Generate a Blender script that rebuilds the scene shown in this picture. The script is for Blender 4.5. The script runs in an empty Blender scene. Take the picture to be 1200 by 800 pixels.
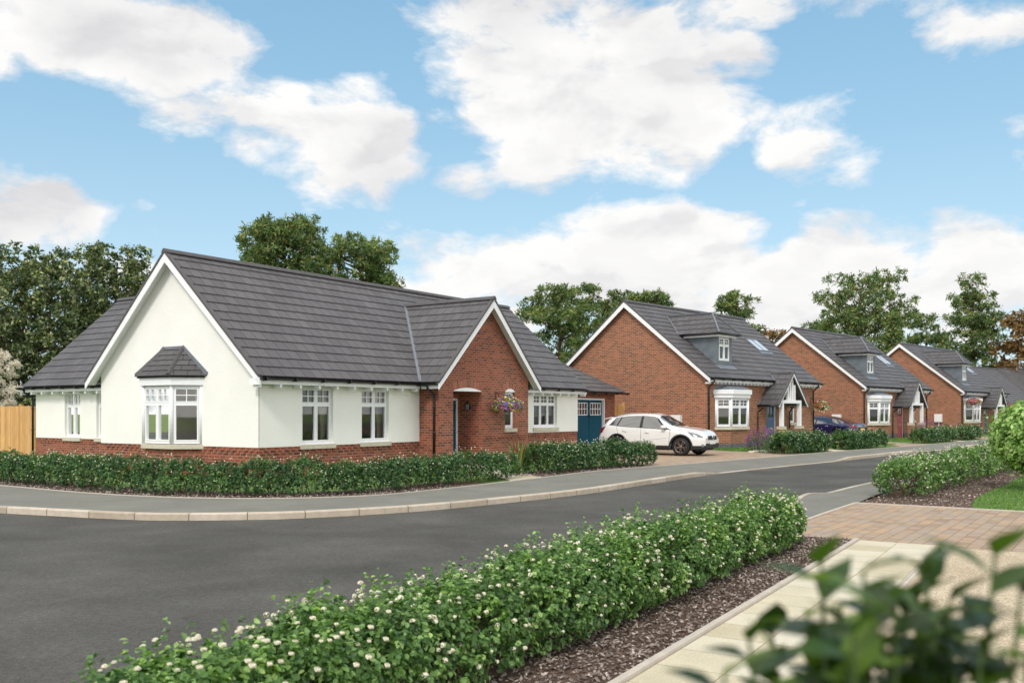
import bpy, math, random
import numpy as np
from mathutils import Vector, Matrix

R = math.radians
scene = bpy.context.scene
col = scene.collection
random.seed(7)

# ------------------------------------------------------------------ helpers
def lin(c):
    """sRGB 0-255 -> linear rgba"""
    out = []
    for x in c:
        x = x / 255.0
        out.append(x / 12.92 if x <= 0.04045 else ((x + 0.055) / 1.055) ** 2.4)
    return (out[0], out[1], out[2], 1.0)

def tag(o, label=None, cat=None, group=None, kind=None):
    if label: o['label'] = label
    if cat: o['category'] = cat
    if group: o['group'] = group
    if kind: o['kind'] = kind
    return o

def empty(name, loc=(0, 0, 0), rz=0.0, parent=None):
    o = bpy.data.objects.new(name, None)
    o.empty_display_size = 0.3
    col.objects.link(o)
    o.location = loc
    o.rotation_euler = (0, 0, rz)
    if parent: o.parent = parent
    return o

def copy_tree(o, parent=None):
    c = o.copy()
    col.objects.link(c)
    c.parent = parent
    for ch in list(o.children):
        copy_tree(ch, c)
    return c

class MB:
    """collects faces of ONE mesh object"""
    def __init__(s):
        s.v = []; s.f = []; s.uv = []; s.mi = []; s.sm = []
    def face(s, pts, uv=None, mi=0, sm=False):
        b = len(s.v)
        pts = [Vector(p) for p in pts]
        s.v.extend(pts)
        s.f.append(list(range(b, b + len(pts))))
        if uv is None:
            n = Vector((0, 0, 0))
            for i in range(len(pts)):
                a, c = pts[i], pts[(i + 1) % len(pts)]
                n += Vector(((a.y - c.y) * (a.z + c.z), (a.z - c.z) * (a.x + c.x), (a.x - c.x) * (a.y + c.y)))
            if n.length > 0: n.normalize()
            if abs(n.z) > 0.75:
                uv = [(p.x, p.y) for p in pts]
            else:
                t = Vector((-n.y, n.x, 0)).normalized()
                uv = [(p.dot(t), p.z) for p in pts]
        s.uv.append(uv); s.mi.append(mi); s.sm.append(sm)
    def hexa(s, P, mi=0, uvs=None):
        """P: 8 points, bottom ring 0-3 (ccw from above), top ring 4-7"""
        for q in ((3, 2, 1, 0), (4, 5, 6, 7), (0, 1, 5, 4), (1, 2, 6, 5), (2, 3, 7, 6), (3, 0, 4, 7)):
            s.face([P[i] for i in q], mi=mi)
    def box(s, x0, x1, y0, y1, z0, z1, mi=0):
        s.hexa([(x0, y0, z0), (x1, y0, z0), (x1, y1, z0), (x0, y1, z0),
                (x0, y0, z1), (x1, y0, z1), (x1, y1, z1), (x0, y1, z1)], mi)
    def fbox(s, F, s0, s1, d0, d1, z0, z1, mi=0):
        """box in a wall frame: s along the wall, d outwards, z up"""
        P = [F(s0, d1, z0), F(s1, d1, z0), F(s1, d0, z0), F(s0, d0, z0),
             F(s0, d1, z1), F(s1, d1, z1), F(s1, d0, z1), F(s0, d0, z1)]
        s.hexa(P, mi)
    def beam(s, a, b, w, h, mi=0, up=(0, 0, 1)):
        """rectangular bar from a to b"""
        a, b = Vector(a), Vector(b)
        d = (b - a).normalized()
        up = Vector(up)
        x = d.cross(up)
        if x.length < 1e-4: x = d.cross(Vector((1, 0, 0)))
        x.normalize(); y = x.cross(d).normalized()
        x *= w / 2; y *= h / 2
        s.hexa([a - x - y, a + x - y, b + x - y, b - x - y, a - x + y, a + x + y, b + x + y, b - x + y], mi)
    def tube(s, pts, r, n=8, mi=0, cap=True, sm=True):
        pts = [Vector(p) for p in pts]
        rs = r if hasattr(r, '__len__') else [r] * len(pts)
        rings = []
        prev = None
        for i, p in enumerate(pts):
            d = (pts[min(i + 1, len(pts) - 1)] - pts[max(i - 1, 0)])
            if d.length < 1e-9: d = Vector((0, 0, 1))
            d.normalize()
            if prev is None:
                a = d.orthogonal().normalized()
            else:
                a = prev - d * prev.dot(d)
                a = a.normalized() if a.length > 1e-6 else d.orthogonal().normalized()
            prev = a
            b = d.cross(a)
            rings.append([p + (a * math.cos(2 * math.pi * k / n) + b * math.sin(2 * math.pi * k / n)) * rs[i] for k in range(n)])
        for i in range(len(rings) - 1):
            for k in range(n):
                k2 = (k + 1) % n
                s.face([rings[i][k], rings[i][k2], rings[i + 1][k2], rings[i + 1][k]], sm=sm, mi=mi,
                       uv=[(k / n, i), ((k + 1) / n, i), ((k + 1) / n, i + 1), (k / n, i + 1)])
        if cap:
            s.face(rings[0][::-1], mi=mi); s.face(rings[-1], mi=mi)
    def lathe(s, prof, c, axis, n=24, mi=0, sm=True):
        """prof: (r, h) pairs along axis"""
        axis = Vector(axis).normalized(); a = axis.orthogonal().normalized(); b = axis.cross(a); c = Vector(c)
        ring = [[c + axis * h + (a * math.cos(2 * math.pi * k / n) + b * math.sin(2 * math.pi * k / n)) * r for k in range(n)] for r, h in prof]
        for i in range(len(ring) - 1):
            for k in range(n):
                k2 = (k + 1) % n
                s.face([ring[i][k], ring[i][k2], ring[i + 1][k2], ring[i + 1][k]], sm=sm, mi=mi)
    def build(s, name, mats, parent=None, bevel=0.0, merge=False):
        me = bpy.data.meshes.new(name)
        me.from_pydata([tuple(p) for p in s.v], [], s.f)
        if not isinstance(mats, (list, tuple)): mats = [mats]
        for m in mats: me.materials.append(m)
        me.polygons.foreach_set('material_index', s.mi)
        me.polygons.foreach_set('use_smooth', s.sm)
        ul = me.uv_layers.new(name='UVMap')
        flat = [c for f in s.uv for p in f for c in p]
        ul.data.foreach_set('uv', flat)
        me.update()
        o = bpy.data.objects.new(name, me)
        col.objects.link(o)
        if parent: o.parent = parent
        if any(s.sm) or merge or bevel:
            w = o.modifiers.new('weld', 'WELD'); w.merge_threshold = 0.0005
        if bevel:
            bv = o.modifiers.new('bevel', 'BEVEL'); bv.width = bevel; bv.segments = 2; bv.limit_method = 'ANGLE'
        return o

def frame(o, t, n=None):
    """wall frame F(s, d, z): o origin (x, y), t direction along the wall, n outward"""
    o = Vector((o[0], o[1], 0)); t = Vector((t[0], t[1], 0)).normalized()
    n = Vector((t.y, -t.x, 0)) if n is None else Vector((n[0], n[1], 0)).normalized()
    def F(s, d, z):
        p = o + t * s + n * d
        return Vector((p.x, p.y, z))
    F.t = t; F.n = n; F.o = o
    return F

def catmull(pts, step):
    P = [np.array(p, float) for p in pts]
    P = [2 * P[0] - P[1]] + P + [2 * P[-1] - P[-2]]
    out = []
    for i in range(1, len(P) - 2):
        p0, p1, p2, p3 = P[i - 1:i + 3]
        n = max(2, int(np.linalg.norm(p2 - p1) / step))
        for k in range(n):
            t = k / n
            out.append(0.5 * (2 * p1 + (p2 - p0) * t + (2 * p0 - 5 * p1 + 4 * p2 - p3) * t * t + (3 * p1 - p0 - 3 * p2 + p3) * t ** 3))
    out.append(P[-2])
    return np.array(out)

def resample(c, n):
    d = np.r_[0, np.cumsum(np.linalg.norm(np.diff(c, axis=0), axis=1))]
    t = np.linspace(0, d[-1], n)
    return np.stack([np.interp(t, d, c[:, k]) for k in range(c.shape[1])], 1)

def offset(c, d):
    """offset a plan curve to its left by d"""
    g = np.gradient(c, axis=0); g /= np.linalg.norm(g, axis=1)[:, None] + 1e-9
    return c + np.stack([-g[:, 1], g[:, 0]], 1) * d

# ------------------------------------------------------------------ materials
def newmat(name, rough=0.6, color=None, metal=0.0, spec=0.5):
    m = bpy.data.materials.new(name); m.use_nodes = True
    nt = m.node_tree
    b = nt.nodes['Principled BSDF']
    b.inputs['Roughness'].default_value = rough
    b.inputs['Metallic'].default_value = metal
    b.inputs['Specular IOR Level'].default_value = spec
    if color: b.inputs['Base Color'].default_value = color
    return m, nt, b

def nd(nt, t, **kw):
    n = nt.nodes.new(t)
    for k, v in kw.items():
        if k.startswith('i_'):
            n.inputs[k[2:].replace('_', ' ')].default_value = v
        else:
            setattr(n, k, v)
    return n

def ramp(nt, fac, stops, interp='LINEAR'):
    r = nt.nodes.new('ShaderNodeValToRGB')
    r.color_ramp.interpolation = interp
    e = r.color_ramp.elements
    while len(e) < len(stops): e.new(0.5)
    for i, (p, c) in enumerate(stops):
        e[i].position = p; e[i].color = c
    nt.links.new(fac, r.inputs['Fac'])
    return r

def mixc(nt, fac, a, b, mode='MIX'):
    m = nt.nodes.new('ShaderNodeMix'); m.data_type = 'RGBA'; m.blend_type = mode
    for sock, val in ((m.inputs[0], fac), (m.inputs[6], a), (m.inputs[7], b)):
        if hasattr(val, 'links') or hasattr(val, 'is_linked'): nt.links.new(val, sock)
        else: sock.default_value = val
    return m.outputs[2]

def noise(nt, vec, scale, detail=4, rough=0.55, dist=0.0):
    n = nd(nt, 'ShaderNodeTexNoise', i_Scale=scale, i_Detail=detail, i_Roughness=rough, i_Distortion=dist)
    if vec is not None: nt.links.new(vec, n.inputs['Vector'])
    return n.outputs['Fac']

def bump(nt, b, height, strength, dist=0.01):
    bp = nd(nt, 'ShaderNodeBump', i_Strength=strength, i_Distance=dist)
    nt.links.new(height, bp.inputs['Height'])
    nt.links.new(bp.outputs['Normal'], b.inputs['Normal'])

def math_(nt, op, a, b=None, clamp=False):
    m = nt.nodes.new('ShaderNodeMath'); m.operation = op; m.use_clamp = clamp
    for k, v in enumerate((a, b)):
        if v is None: continue
        if isinstance(v, (int, float)): m.inputs[k].default_value = v
        else: nt.links.new(v, m.inputs[k])
    return m.outputs[0]

def uvcoord(nt): return nd(nt, 'ShaderNodeTexCoord').outputs['UV']
def obcoord(nt): return nd(nt, 'ShaderNodeTexCoord').outputs['Object']

def masonry(name, stops, mortar, w, h, gap, off=0.5, rough=0.85, bstr=0.5, var=0.25, bdist=0.006, freq=2, smooth=0.1, nscale=3.0):
    """bricks / blocks / tiles / slabs laid in UV metres, each with a tone of its own"""
    m, nt, b = newmat(name, rough)
    uv = uvcoord(nt)
    t = nd(nt, 'ShaderNodeTexBrick', offset=off, offset_frequency=freq, i_Scale=1.0)
    t.inputs['Color1'].default_value = (0, 0, 0, 1); t.inputs['Color2'].default_value = (1, 1, 1, 1)
    t.inputs['Mortar'].default_value = (0.5, 0.5, 0.5, 1)
    t.inputs['Mortar Size'].default_value = gap; t.inputs['Mortar Smooth'].default_value = smooth
    t.inputs['Brick Width'].default_value = w; t.inputs['Row Height'].default_value = h
    nt.links.new(uv, t.inputs['Vector'])
    c = ramp(nt, t.outputs['Color'], stops).outputs['Color']
    n1 = noise(nt, uv, nscale, 5, 0.6)
    n2 = noise(nt, uv, 60, 3, 0.6)
    v1 = ramp(nt, n1, [(0.3, (1 - var, 1 - var, 1 - var, 1)), (0.7, (1 + var * 0.6,) * 3 + (1,))]).outputs['Color']
    v2 = ramp(nt, n2, [(0.3, (0.86, 0.86, 0.86, 1)), (0.7, (1.12, 1.12, 1.12, 1))]).outputs['Color']
    c = mixc(nt, 1.0, mixc(nt, 1.0, c, v1, 'MULTIPLY'), v2, 'MULTIPLY')
    c = mixc(nt, t.outputs['Fac'], c, mortar)
    nt.links.new(c, b.inputs['Base Color'])
    hgt = math_(nt, 'ADD', math_(nt, 'SUBTRACT', 1.0, t.outputs['Fac']), math_(nt, 'MULTIPLY', n2, 0.3))
    bump(nt, b, hgt, bstr, bdist)
    return m

M = {}
# brick: a soft red stock brick for the bungalow, an orange mix for the street
M['brick'] = masonry('red_brick', [(0.0, lin((96, 50, 42))), (0.25, lin((126, 58, 43))), (0.5, lin((146, 70, 49))), (0.8, lin((160, 82, 58))), (1.0, lin((120, 70, 56)))],
                     lin((146, 122, 102)), 0.225, 0.075, 0.010, var=0.12)
M['brick_soldier'] = masonry('soldier_brick', [(0.0, lin((112, 58, 46))), (0.5, lin((152, 80, 58))), (1.0, lin((170, 96, 70)))], lin((160, 138, 118)), 0.3, 0.075, 0.009, off=0.0, var=0.1)
M['brick_street'] = masonry('orange_brick', [(0.0, lin((104, 60, 48))), (0.25, lin((132, 72, 54))), (0.5, lin((154, 84, 60))), (0.8, lin((166, 96, 70))), (1.0, lin((116, 74, 62)))],
                            lin((160, 136, 108)), 0.225, 0.075, 0.012, var=0.12)
M['blue_brick'] = masonry('blue_brick', [(0.0, lin((62, 66, 78))), (1.0, lin((92, 96, 108)))], lin((140, 135, 128)), 0.225, 0.075, 0.008)
M['tile'] = masonry('roof_tile', [(0.0, lin((86, 83, 85))), (0.5, lin((92, 89, 91))), (1.0, lin((98, 95, 96)))], lin((44, 42, 42)), 0.34, 0.36, 0.010,
                    rough=0.62, bstr=0.35, var=0.14, bdist=0.01, nscale=0.7)
M['tile'].node_tree.nodes['Principled BSDF'].inputs['Specular IOR Level'].default_value = 0.35
M['blocks'] = masonry('block_paving', [(0.0, lin((146, 124, 104))), (0.3, lin((168, 145, 120))), (0.5, lin((160, 144, 128))), (0.7, lin((178, 148, 116))), (1.0, lin((150, 139, 128)))],
                      lin((126, 104, 84)), 0.24, 0.16, 0.006, rough=0.9, var=0.12)
M['slabs'] = masonry('stone_slabs', [(0.0, lin((184, 172, 144))), (0.5, lin((198, 188, 162))), (1.0, lin((206, 198, 178)))], lin((136, 118, 92)), 0.45, 0.45, 0.004,
                     off=0.0, rough=0.85, var=0.1, bstr=0.25, nscale=2.2)

def plain(key, name, rgb, rough=0.5, var=0.06, scale=8, metal=0.0, spec=0.5, bstr=0.0, bscale=60, bd=0.004):
    m, nt, b = newmat(name, rough, metal=metal, spec=spec)
    c = lin(rgb); oc = obcoord(nt)
    f = noise(nt, oc, scale, 4)
    r = ramp(nt, f, [(0.3, tuple(x * (1 - var) for x in c[:3]) + (1,)), (0.7, tuple(min(1, x * (1 + var)) for x in c[:3]) + (1,))])
    nt.links.new(r.outputs['Color'], b.inputs['Base Color'])
    if bstr: bump(nt, b, noise(nt, oc, bscale, 3), bstr, bd)
    M[key] = m
    return m
plain('render', 'white_render', (238, 236, 231), 0.9, 0.035, 0.7, spec=0.2, bstr=0.5, bscale=30, bd=0.012)
plain('white', 'white_paint', (236, 236, 238), 0.4, 0.02)
plain('stone', 'cast_stone', (196, 188, 170), 0.85, 0.09, 9, bstr=0.3)
plain('black', 'black_plastic', (24, 25, 28), 0.35, 0.1)
plain('iron', 'black_iron', (20, 20, 22), 0.5, 0.1)
plain('lead', 'lead_sheet', (112, 118, 126), 0.55, 0.12, 5, spec=0.4)
plain('dormer', 'grey_lead_cladding', (104, 112, 118), 0.6, 0.16, 3, spec=0.35)
plain('ridge', 'ridge_tile', (84, 81, 82), 0.6, 0.12, 6, spec=0.35)
plain('teal', 'teal_paint', (8, 76, 96), 0.6, 0.05, 3, spec=0.2)
plain('door_blue', 'blue_door_paint', (62, 96, 140), 0.4, 0.04)
plain('door_red', 'red_door_paint', (168, 26, 46), 0.4, 0.04)
plain('door_green', 'dark_green_door_paint', (44, 72, 72), 0.4, 0.04)
plain('curtain', 'curtain_cloth', (214, 206, 190), 0.9, 0.08, 12)
plain('inner', 'inside_plaster', (186, 176, 160), 0.9, 0.05)
plain('floorb', 'inside_floor', (120, 88, 62), 0.6, 0.1)
plain('brass', 'brass', (190, 170, 120), 0.3, 0.05, metal=0.8)
plain('rubber', 'tyre_rubber', (22, 22, 24), 0.75, 0.1)
plain('alloy', 'alloy_metal', (150, 138, 130), 0.3, 0.06, metal=0.85)
plain('chrome', 'chrome', (210, 212, 216), 0.12, 0.02, metal=1.0)
plain('carwhite', 'white_car_paint', (226, 224, 222), 0.22, 0.01, spec=0.5)
plain('carblue', 'dark_blue_car_paint', (16, 20, 66), 0.2, 0.02, spec=0.6)
for k in ('carwhite', 'carblue'):
    M[k].node_tree.nodes['Principled BSDF'].inputs['Coat Weight'].default_value = 0.8
    M[k].node_tree.nodes['Principled BSDF'].inputs['Coat Roughness'].default_value = 0.06
plain('cladding', 'black_cladding', (34, 34, 38), 0.6, 0.08)
plain('carglass', 'tinted_glass', (34, 32, 30), 0.04, 0.02, spec=1.0); M['carglass'].node_tree.nodes['Principled BSDF'].inputs['IOR'].default_value = 1.9
plain('lampglass', 'headlight_glass', (118, 126, 134), 0.1, 0.15, 30, spec=0.8)
plain('tailred', 'tail_light_red', (120, 14, 22), 0.12, 0.05, spec=0.7)
plain('plate', 'white_number_plate', (225, 226, 222), 0.4, 0.02)
plain('plate_yellow', 'yellow_number_plate', (226, 190, 60), 0.4, 0.02)
plain('bark', 'bark', (92, 74, 58), 0.95, 0.3, 10, bstr=0.6, bscale=18, bd=0.03)
plain('pinebark', 'pine_bark', (98, 70, 54), 0.95, 0.3, 4, bstr=0.6, bscale=10, bd=0.05)
plain('twig', 'twig_wood', (84, 66, 48), 0.9, 0.2, 14)
plain('stemgreen', 'green_stem', (70, 92, 44), 0.7, 0.15, 14)
plain('edging', 'concrete_edging', (186, 176, 164), 0.9, 0.1, 6, bstr=0.3)
plain('meter', 'white_meter_box', (228, 228, 226), 0.5, 0.02)

def m_timber():
    m, nt, b = newmat('pale_timber', 0.75)
    uv = uvcoord(nt)
    mp = nd(nt, 'ShaderNodeMapping'); mp.inputs['Scale'].default_value = (1, 0.06, 1)
    nt.links.new(uv, mp.inputs['Vector'])
    g = noise(nt, mp.outputs[0], 40, 5, 0.6, 0.6)
    t = nd(nt, 'ShaderNodeTexBrick', offset=0.0, i_Scale=1.0)
    t.inputs['Color1'].default_value = (0, 0, 0, 1); t.inputs['Color2'].default_value = (1, 1, 1, 1)
    t.inputs['Mortar Size'].default_value = 0.003; t.inputs['Brick Width'].default_value = 0.125; t.inputs['Row Height'].default_value = 50
    nt.links.new(uv, t.inputs['Vector'])
    c = ramp(nt, t.outputs['Color'], [(0, lin((196, 148, 92))), (1, lin((222, 178, 120)))]).outputs[0]
    c = mixc(nt, 1.0, c, ramp(nt, g, [(0.3, (0.72, 0.68, 0.62, 1)), (0.65, (1.1, 1.08, 1.05, 1))]).outputs[0], 'MULTIPLY')
    nt.links.new(c, b.inputs['Base Color'])
    bump(nt, b, g, 0.2)
    return m
M['timber'] = m_timber()

def m_glass():
    m, nt, b = newmat('window_glass', 0.02, (0.02, 0.022, 0.022, 1))
    nt.nodes.remove(b)
    tr = nd(nt, 'ShaderNodeBsdfTransparent'); tr.inputs[0].default_value = (0.86, 0.88, 0.87, 1)
    gl = nd(nt, 'ShaderNodeBsdfGlossy'); gl.inputs['Roughness'].default_value = 0.015
    lw = nd(nt, 'ShaderNodeFresnel', i_IOR=2.3)
    mx = nd(nt, 'ShaderNodeMixShader')
    nt.links.new(lw.outputs[0], mx.inputs[0]); nt.links.new(tr.outputs[0], mx.inputs[1]); nt.links.new(gl.outputs[0], mx.inputs[2])
    nt.links.new(mx.outputs[0], nt.nodes['Material Output'].inputs[0])
    return m
M['glass'] = m_glass()

def m_ground(name, stops, scale, fine, fstops, rough=0.95, bstr=0.4, bscale=200, bd=0.006, patch=None, vor=None):
    m, nt, b = newmat(name, rough, spec=0.3)
    oc = obcoord(nt)
    c = ramp(nt, noise(nt, oc, scale, 6, 0.6), stops).outputs[0]
    if vor:
        v = nd(nt, 'ShaderNodeTexVoronoi', i_Scale=vor); nt.links.new(oc, v.inputs['Vector'])
        sep = nd(nt, 'ShaderNodeSeparateColor'); nt.links.new(v.outputs['Color'], sep.inputs[0])
        f = sep.outputs[0]
    else:
        f = noise(nt, oc, fine, 3, 0.7)
    c = mixc(nt, 1.0, c, ramp(nt, f, fstops).outputs[0], 'MULTIPLY')
    if patch:
        p = ramp(nt, noise(nt, oc, patch[0], 4, 0.5, 0.4), [(patch[1], (1, 1, 1, 1)), (patch[2], patch[3])]).outputs[0]
        c = mixc(nt, 1.0, c, p, 'MULTIPLY')
    nt.links.new(c, b.inputs['Base Color'])
    bump(nt, b, f, bstr, bd)
    return m
g = lambda x: (x, x, x, 1)
M['asphalt'] = m_ground('asphalt', [(0.3, lin((66, 64, 60))), (0.7, lin((85, 83, 78)))], 0.45, 90, [(0.32, g(0.5)), (0.52, g(1.0)), (0.72, g(1.75))], 0.85, 0.6, patch=(1.3, 0.45, 0.75, g(1.22)))
_nt = M['asphalt'].node_tree; _b = _nt.nodes['Principled BSDF']; _src = _b.inputs['Base Color'].links[0].from_socket; _oc = obcoord(_nt)
_mid = ramp(_nt, noise(_nt, _oc, 24, 5, 0.75), [(0.34, g(0.72)), (0.5, g(1.0)), (0.66, g(1.34))]).outputs[0]
_big = ramp(_nt, noise(_nt, _oc, 0.35, 3, 0.5, 0.8), [(0.38, g(0.86)), (0.62, g(1.12))]).outputs[0]
_nt.links.new(mixc(_nt, 1.0, mixc(_nt, 1.0, _src, _mid, 'MULTIPLY'), _big, 'MULTIPLY'), _b.inputs['Base Color'])
M['pavement'] = m_ground('pavement_tarmac', [(0.3, lin((112, 111, 103))), (0.7, lin((125, 124, 115)))], 0.8, 110, [(0.3, g(0.72)), (0.72, g(1.3))], 0.9, 0.4, patch=(1.7, 0.5, 0.75, g(0.9)))
M['gravel'] = m_ground('resin_gravel', [(0.3, lin((184, 166, 140))), (0.7, lin((202, 187, 162)))], 0.9, 120, [(0.0, (0.5, 0.45, 0.4, 1)), (0.4, g(0.95)), (1.0, (1.25, 1.24, 1.2, 1))], 0.85, 0.9, bd=0.006, vor=85)
M['soil'] = m_ground('bark_soil', [(0.3, lin((78, 60, 50))), (0.7, lin((112, 90, 76)))], 5, 60, [(0.3, g(0.6)), (0.7, g(1.3))], 0.95, 0.8, bd=0.02, patch=(2.6, 0.68, 0.76, (1.7, 1.15, 0.8, 1)))
M['lawn'] = m_ground('lawn_turf', [(0.3, lin((78, 106, 50))), (0.7, lin((100, 128, 62)))], 1.6, 45, [(0.3, g(0.7)), (0.7, g(1.25))], 0.95, 0.8, bd=0.03)
M['field'] = m_ground('grass_field', [(0.3, lin((92, 112, 56))), (0.7, lin((118, 136, 74)))], 0.2, 12, [(0.3, g(0.8)), (0.7, g(1.2))], 0.95, 0.5, bd=0.05)

def m_kerb():
    m, nt, b = newmat('kerb_concrete', 0.9)
    uv = uvcoord(nt); oc = obcoord(nt)
    t = nd(nt, 'ShaderNodeTexBrick', offset=0.0, i_Scale=1.0)
    t.inputs['Color1'].default_value = (0, 0, 0, 1); t.inputs['Color2'].default_value = (1, 1, 1, 1)
    t.inputs['Mortar Size'].default_value = 0.008; t.inputs['Brick Width'].default_value = 0.915; t.inputs['Row Height'].default_value = 50
    nt.links.new(uv, t.inputs['Vector'])
    c = ramp(nt, t.outputs['Color'], [(0, lin((174, 160, 142))), (0.5, lin((186, 172, 154))), (1, lin((196, 183, 167)))]).outputs[0]
    n1 = noise(nt, oc, 7, 5, 0.65); n2 = noise(nt, oc, 140, 2)
    c = mixc(nt, 1.0, c, ramp(nt, n1, [(0.3, g(0.82)), (0.65, g(1.06))]).outputs[0], 'MULTIPLY')
    c = mixc(nt, 1.0, c, ramp(nt, n2, [(0.3, g(0.88)), (0.7, g(1.1))]).outputs[0], 'MULTIPLY')
    c = mixc(nt, t.outputs['Fac'], c, lin((104, 92, 80)))
    nt.links.new(c, b.inputs['Base Color']); bump(nt, b, n2, 0.3, 0.003)
    return m
M['kerb'] = m_kerb()

def leafmat(key, stops, rough=0.5, trans=0.35, spec=0.4, bright=1.25, k=1.0, vary=0):
    stops = [(p, (q[0] * k, q[1] * k, q[2] * k, 1)) for p, q in stops]
    m, nt, b = newmat(key, rough, spec=spec)
    geo = nd(nt, 'ShaderNodeNewGeometry')
    c = ramp(nt, geo.outputs['Random Per Island'], stops).outputs[0]
    nt.links.new(c, b.inputs['Base Color'])
    if trans:
        t = nd(nt, 'ShaderNodeBsdfTranslucent')
        tc = mixc(nt, 1.0, c, (bright, bright * 1.05, bright * 0.6, 1), 'MULTIPLY')
        nt.links.new(tc, t.inputs[0])
        mx = nd(nt, 'ShaderNodeMixShader'); mx.inputs[0].default_value = trans
        nt.links.new(b.outputs[0], mx.inputs[1]); nt.links.new(t.outputs[0], mx.inputs[2])
        nt.links.new(mx.outputs[0], nt.nodes['Material Output'].inputs[0])
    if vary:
        # uneven growth tone that also paints stronger light and shade between sprays
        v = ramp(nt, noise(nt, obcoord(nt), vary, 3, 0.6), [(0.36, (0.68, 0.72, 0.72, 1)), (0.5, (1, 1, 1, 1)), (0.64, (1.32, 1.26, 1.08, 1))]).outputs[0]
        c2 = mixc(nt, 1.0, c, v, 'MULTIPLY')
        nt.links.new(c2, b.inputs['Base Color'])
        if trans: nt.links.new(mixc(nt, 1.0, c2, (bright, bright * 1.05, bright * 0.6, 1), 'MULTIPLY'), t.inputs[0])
    M[key] = m
    return m
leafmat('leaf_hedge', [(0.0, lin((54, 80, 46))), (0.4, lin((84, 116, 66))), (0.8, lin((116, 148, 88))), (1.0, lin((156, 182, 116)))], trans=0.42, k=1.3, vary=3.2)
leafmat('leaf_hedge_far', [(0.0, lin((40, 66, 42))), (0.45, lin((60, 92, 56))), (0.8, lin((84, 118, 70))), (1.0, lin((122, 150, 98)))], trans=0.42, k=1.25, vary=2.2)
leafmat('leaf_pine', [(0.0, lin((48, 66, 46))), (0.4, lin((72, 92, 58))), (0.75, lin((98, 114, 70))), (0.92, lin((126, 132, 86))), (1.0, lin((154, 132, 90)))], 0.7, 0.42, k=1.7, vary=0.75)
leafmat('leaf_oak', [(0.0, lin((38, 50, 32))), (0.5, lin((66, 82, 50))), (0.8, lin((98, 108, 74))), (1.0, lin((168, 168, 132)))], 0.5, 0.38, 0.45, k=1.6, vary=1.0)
leafmat('leaf_brown', [(0.0, lin((82, 66, 34))), (0.5, lin((126, 96, 56))), (1.0, lin((160, 128, 80)))], 0.6, 0.25)
leafmat('leaf_blossom', [(0.0, lin((222, 208, 206))), (1.0, lin((246, 240, 240)))], 0.7, 0.3)
leafmat('leaf_bush', [(0.0, lin((96, 136, 58))), (0.5, lin((142, 178, 92))), (1.0, lin((194, 214, 142)))], 0.45, 0.35)
leafmat('leaf_laurel', [(0.0, lin((30, 50, 16))), (0.6, lin((56, 84, 26))), (1.0, lin((112, 140, 50)))], 0.35, 0.4, 0.4)
leafmat('grass', [(0.0, lin((70, 106, 44))), (0.6, lin((106, 142, 64))), (1.0, lin((140, 168, 88)))], 0.6, 0.3)
leafmat('chips', [(0.0, lin((84, 73, 66))), (0.5, lin((126, 112, 104))), (0.85, lin((164, 150, 140))), (1.0, lin((204, 190, 178)))], 0.9, 0)
leafmat('flower_white', [(0.0, lin((206, 198, 172))), (1.0, lin((240, 234, 220)))], 0.7, 0.15)
leafmat('flower_purple', [(0.0, lin((104, 46, 120))), (1.0, lin((168, 96, 176)))], 0.7, 0.25)
leafmat('flower_blue', [(0.0, lin((84, 72, 160))), (1.0, lin((140, 126, 206)))], 0.7, 0.25)
leafmat('flower_yellow', [(0.0, lin((206, 186, 60))), (1.0, lin((244, 236, 150)))], 0.7, 0.25)
leafmat('flower_pink', [(0.0, lin((196, 70, 132))), (1.0, lin((234, 140, 182)))], 0.7, 0.25)
leafmat('flower_red', [(0.0, lin((150, 30, 50))), (1.0, lin((206, 84, 96)))], 0.7, 0.25)
leafmat('leaf_light', [(0.0, lin((96, 122, 50))), (1.0, lin((160, 176, 84)))], 0.6, 0.3)
leafmat('leaf_sword', [(0.0, lin((84, 112, 48))), (0.55, lin((126, 146, 70))), (0.8, lin((110, 78, 54))), (1.0, lin((136, 64, 56)))], 0.45, 0.2)
# ------------------------------------------------------------------ foliage helpers
def unit(a): return a / (np.linalg.norm(a, axis=-1, keepdims=True) + 1e-9)

def scatter(name, pos, nrm, size, mat, parent, rng, aspect=0.55, fold=0.18, tdir=None):
    """one mesh of many small folded leaves"""
    n = len(pos)
    nrm = unit(nrm)
    a = rng.normal(size=(n, 3)) if tdir is None else tdir + rng.normal(size=(n, 3)) * 0.25
    t = unit(a - (a * nrm).sum(1, keepdims=True) * nrm)
    b = np.cross(nrm, t)
    s = np.asarray(size).reshape(-1, 1) * np.ones((n, 1))
    V = np.stack([pos - t * s * 0.5, pos + b * s * aspect * 0.5 + nrm * s * fold - t * s * 0.05,
                  pos + t * s * 0.5, pos - b * s * aspect * 0.5 + nrm * s * fold - t * s * 0.05], 1).reshape(-1, 3)
    base = np.arange(n)[:, None] * 4
    F = np.concatenate([base + np.array([[0, 1, 2]]), base + np.array([[0, 2, 3]])], 1).reshape(-1)
    return raw_mesh(name, V, F, 3, mat, parent)

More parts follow.
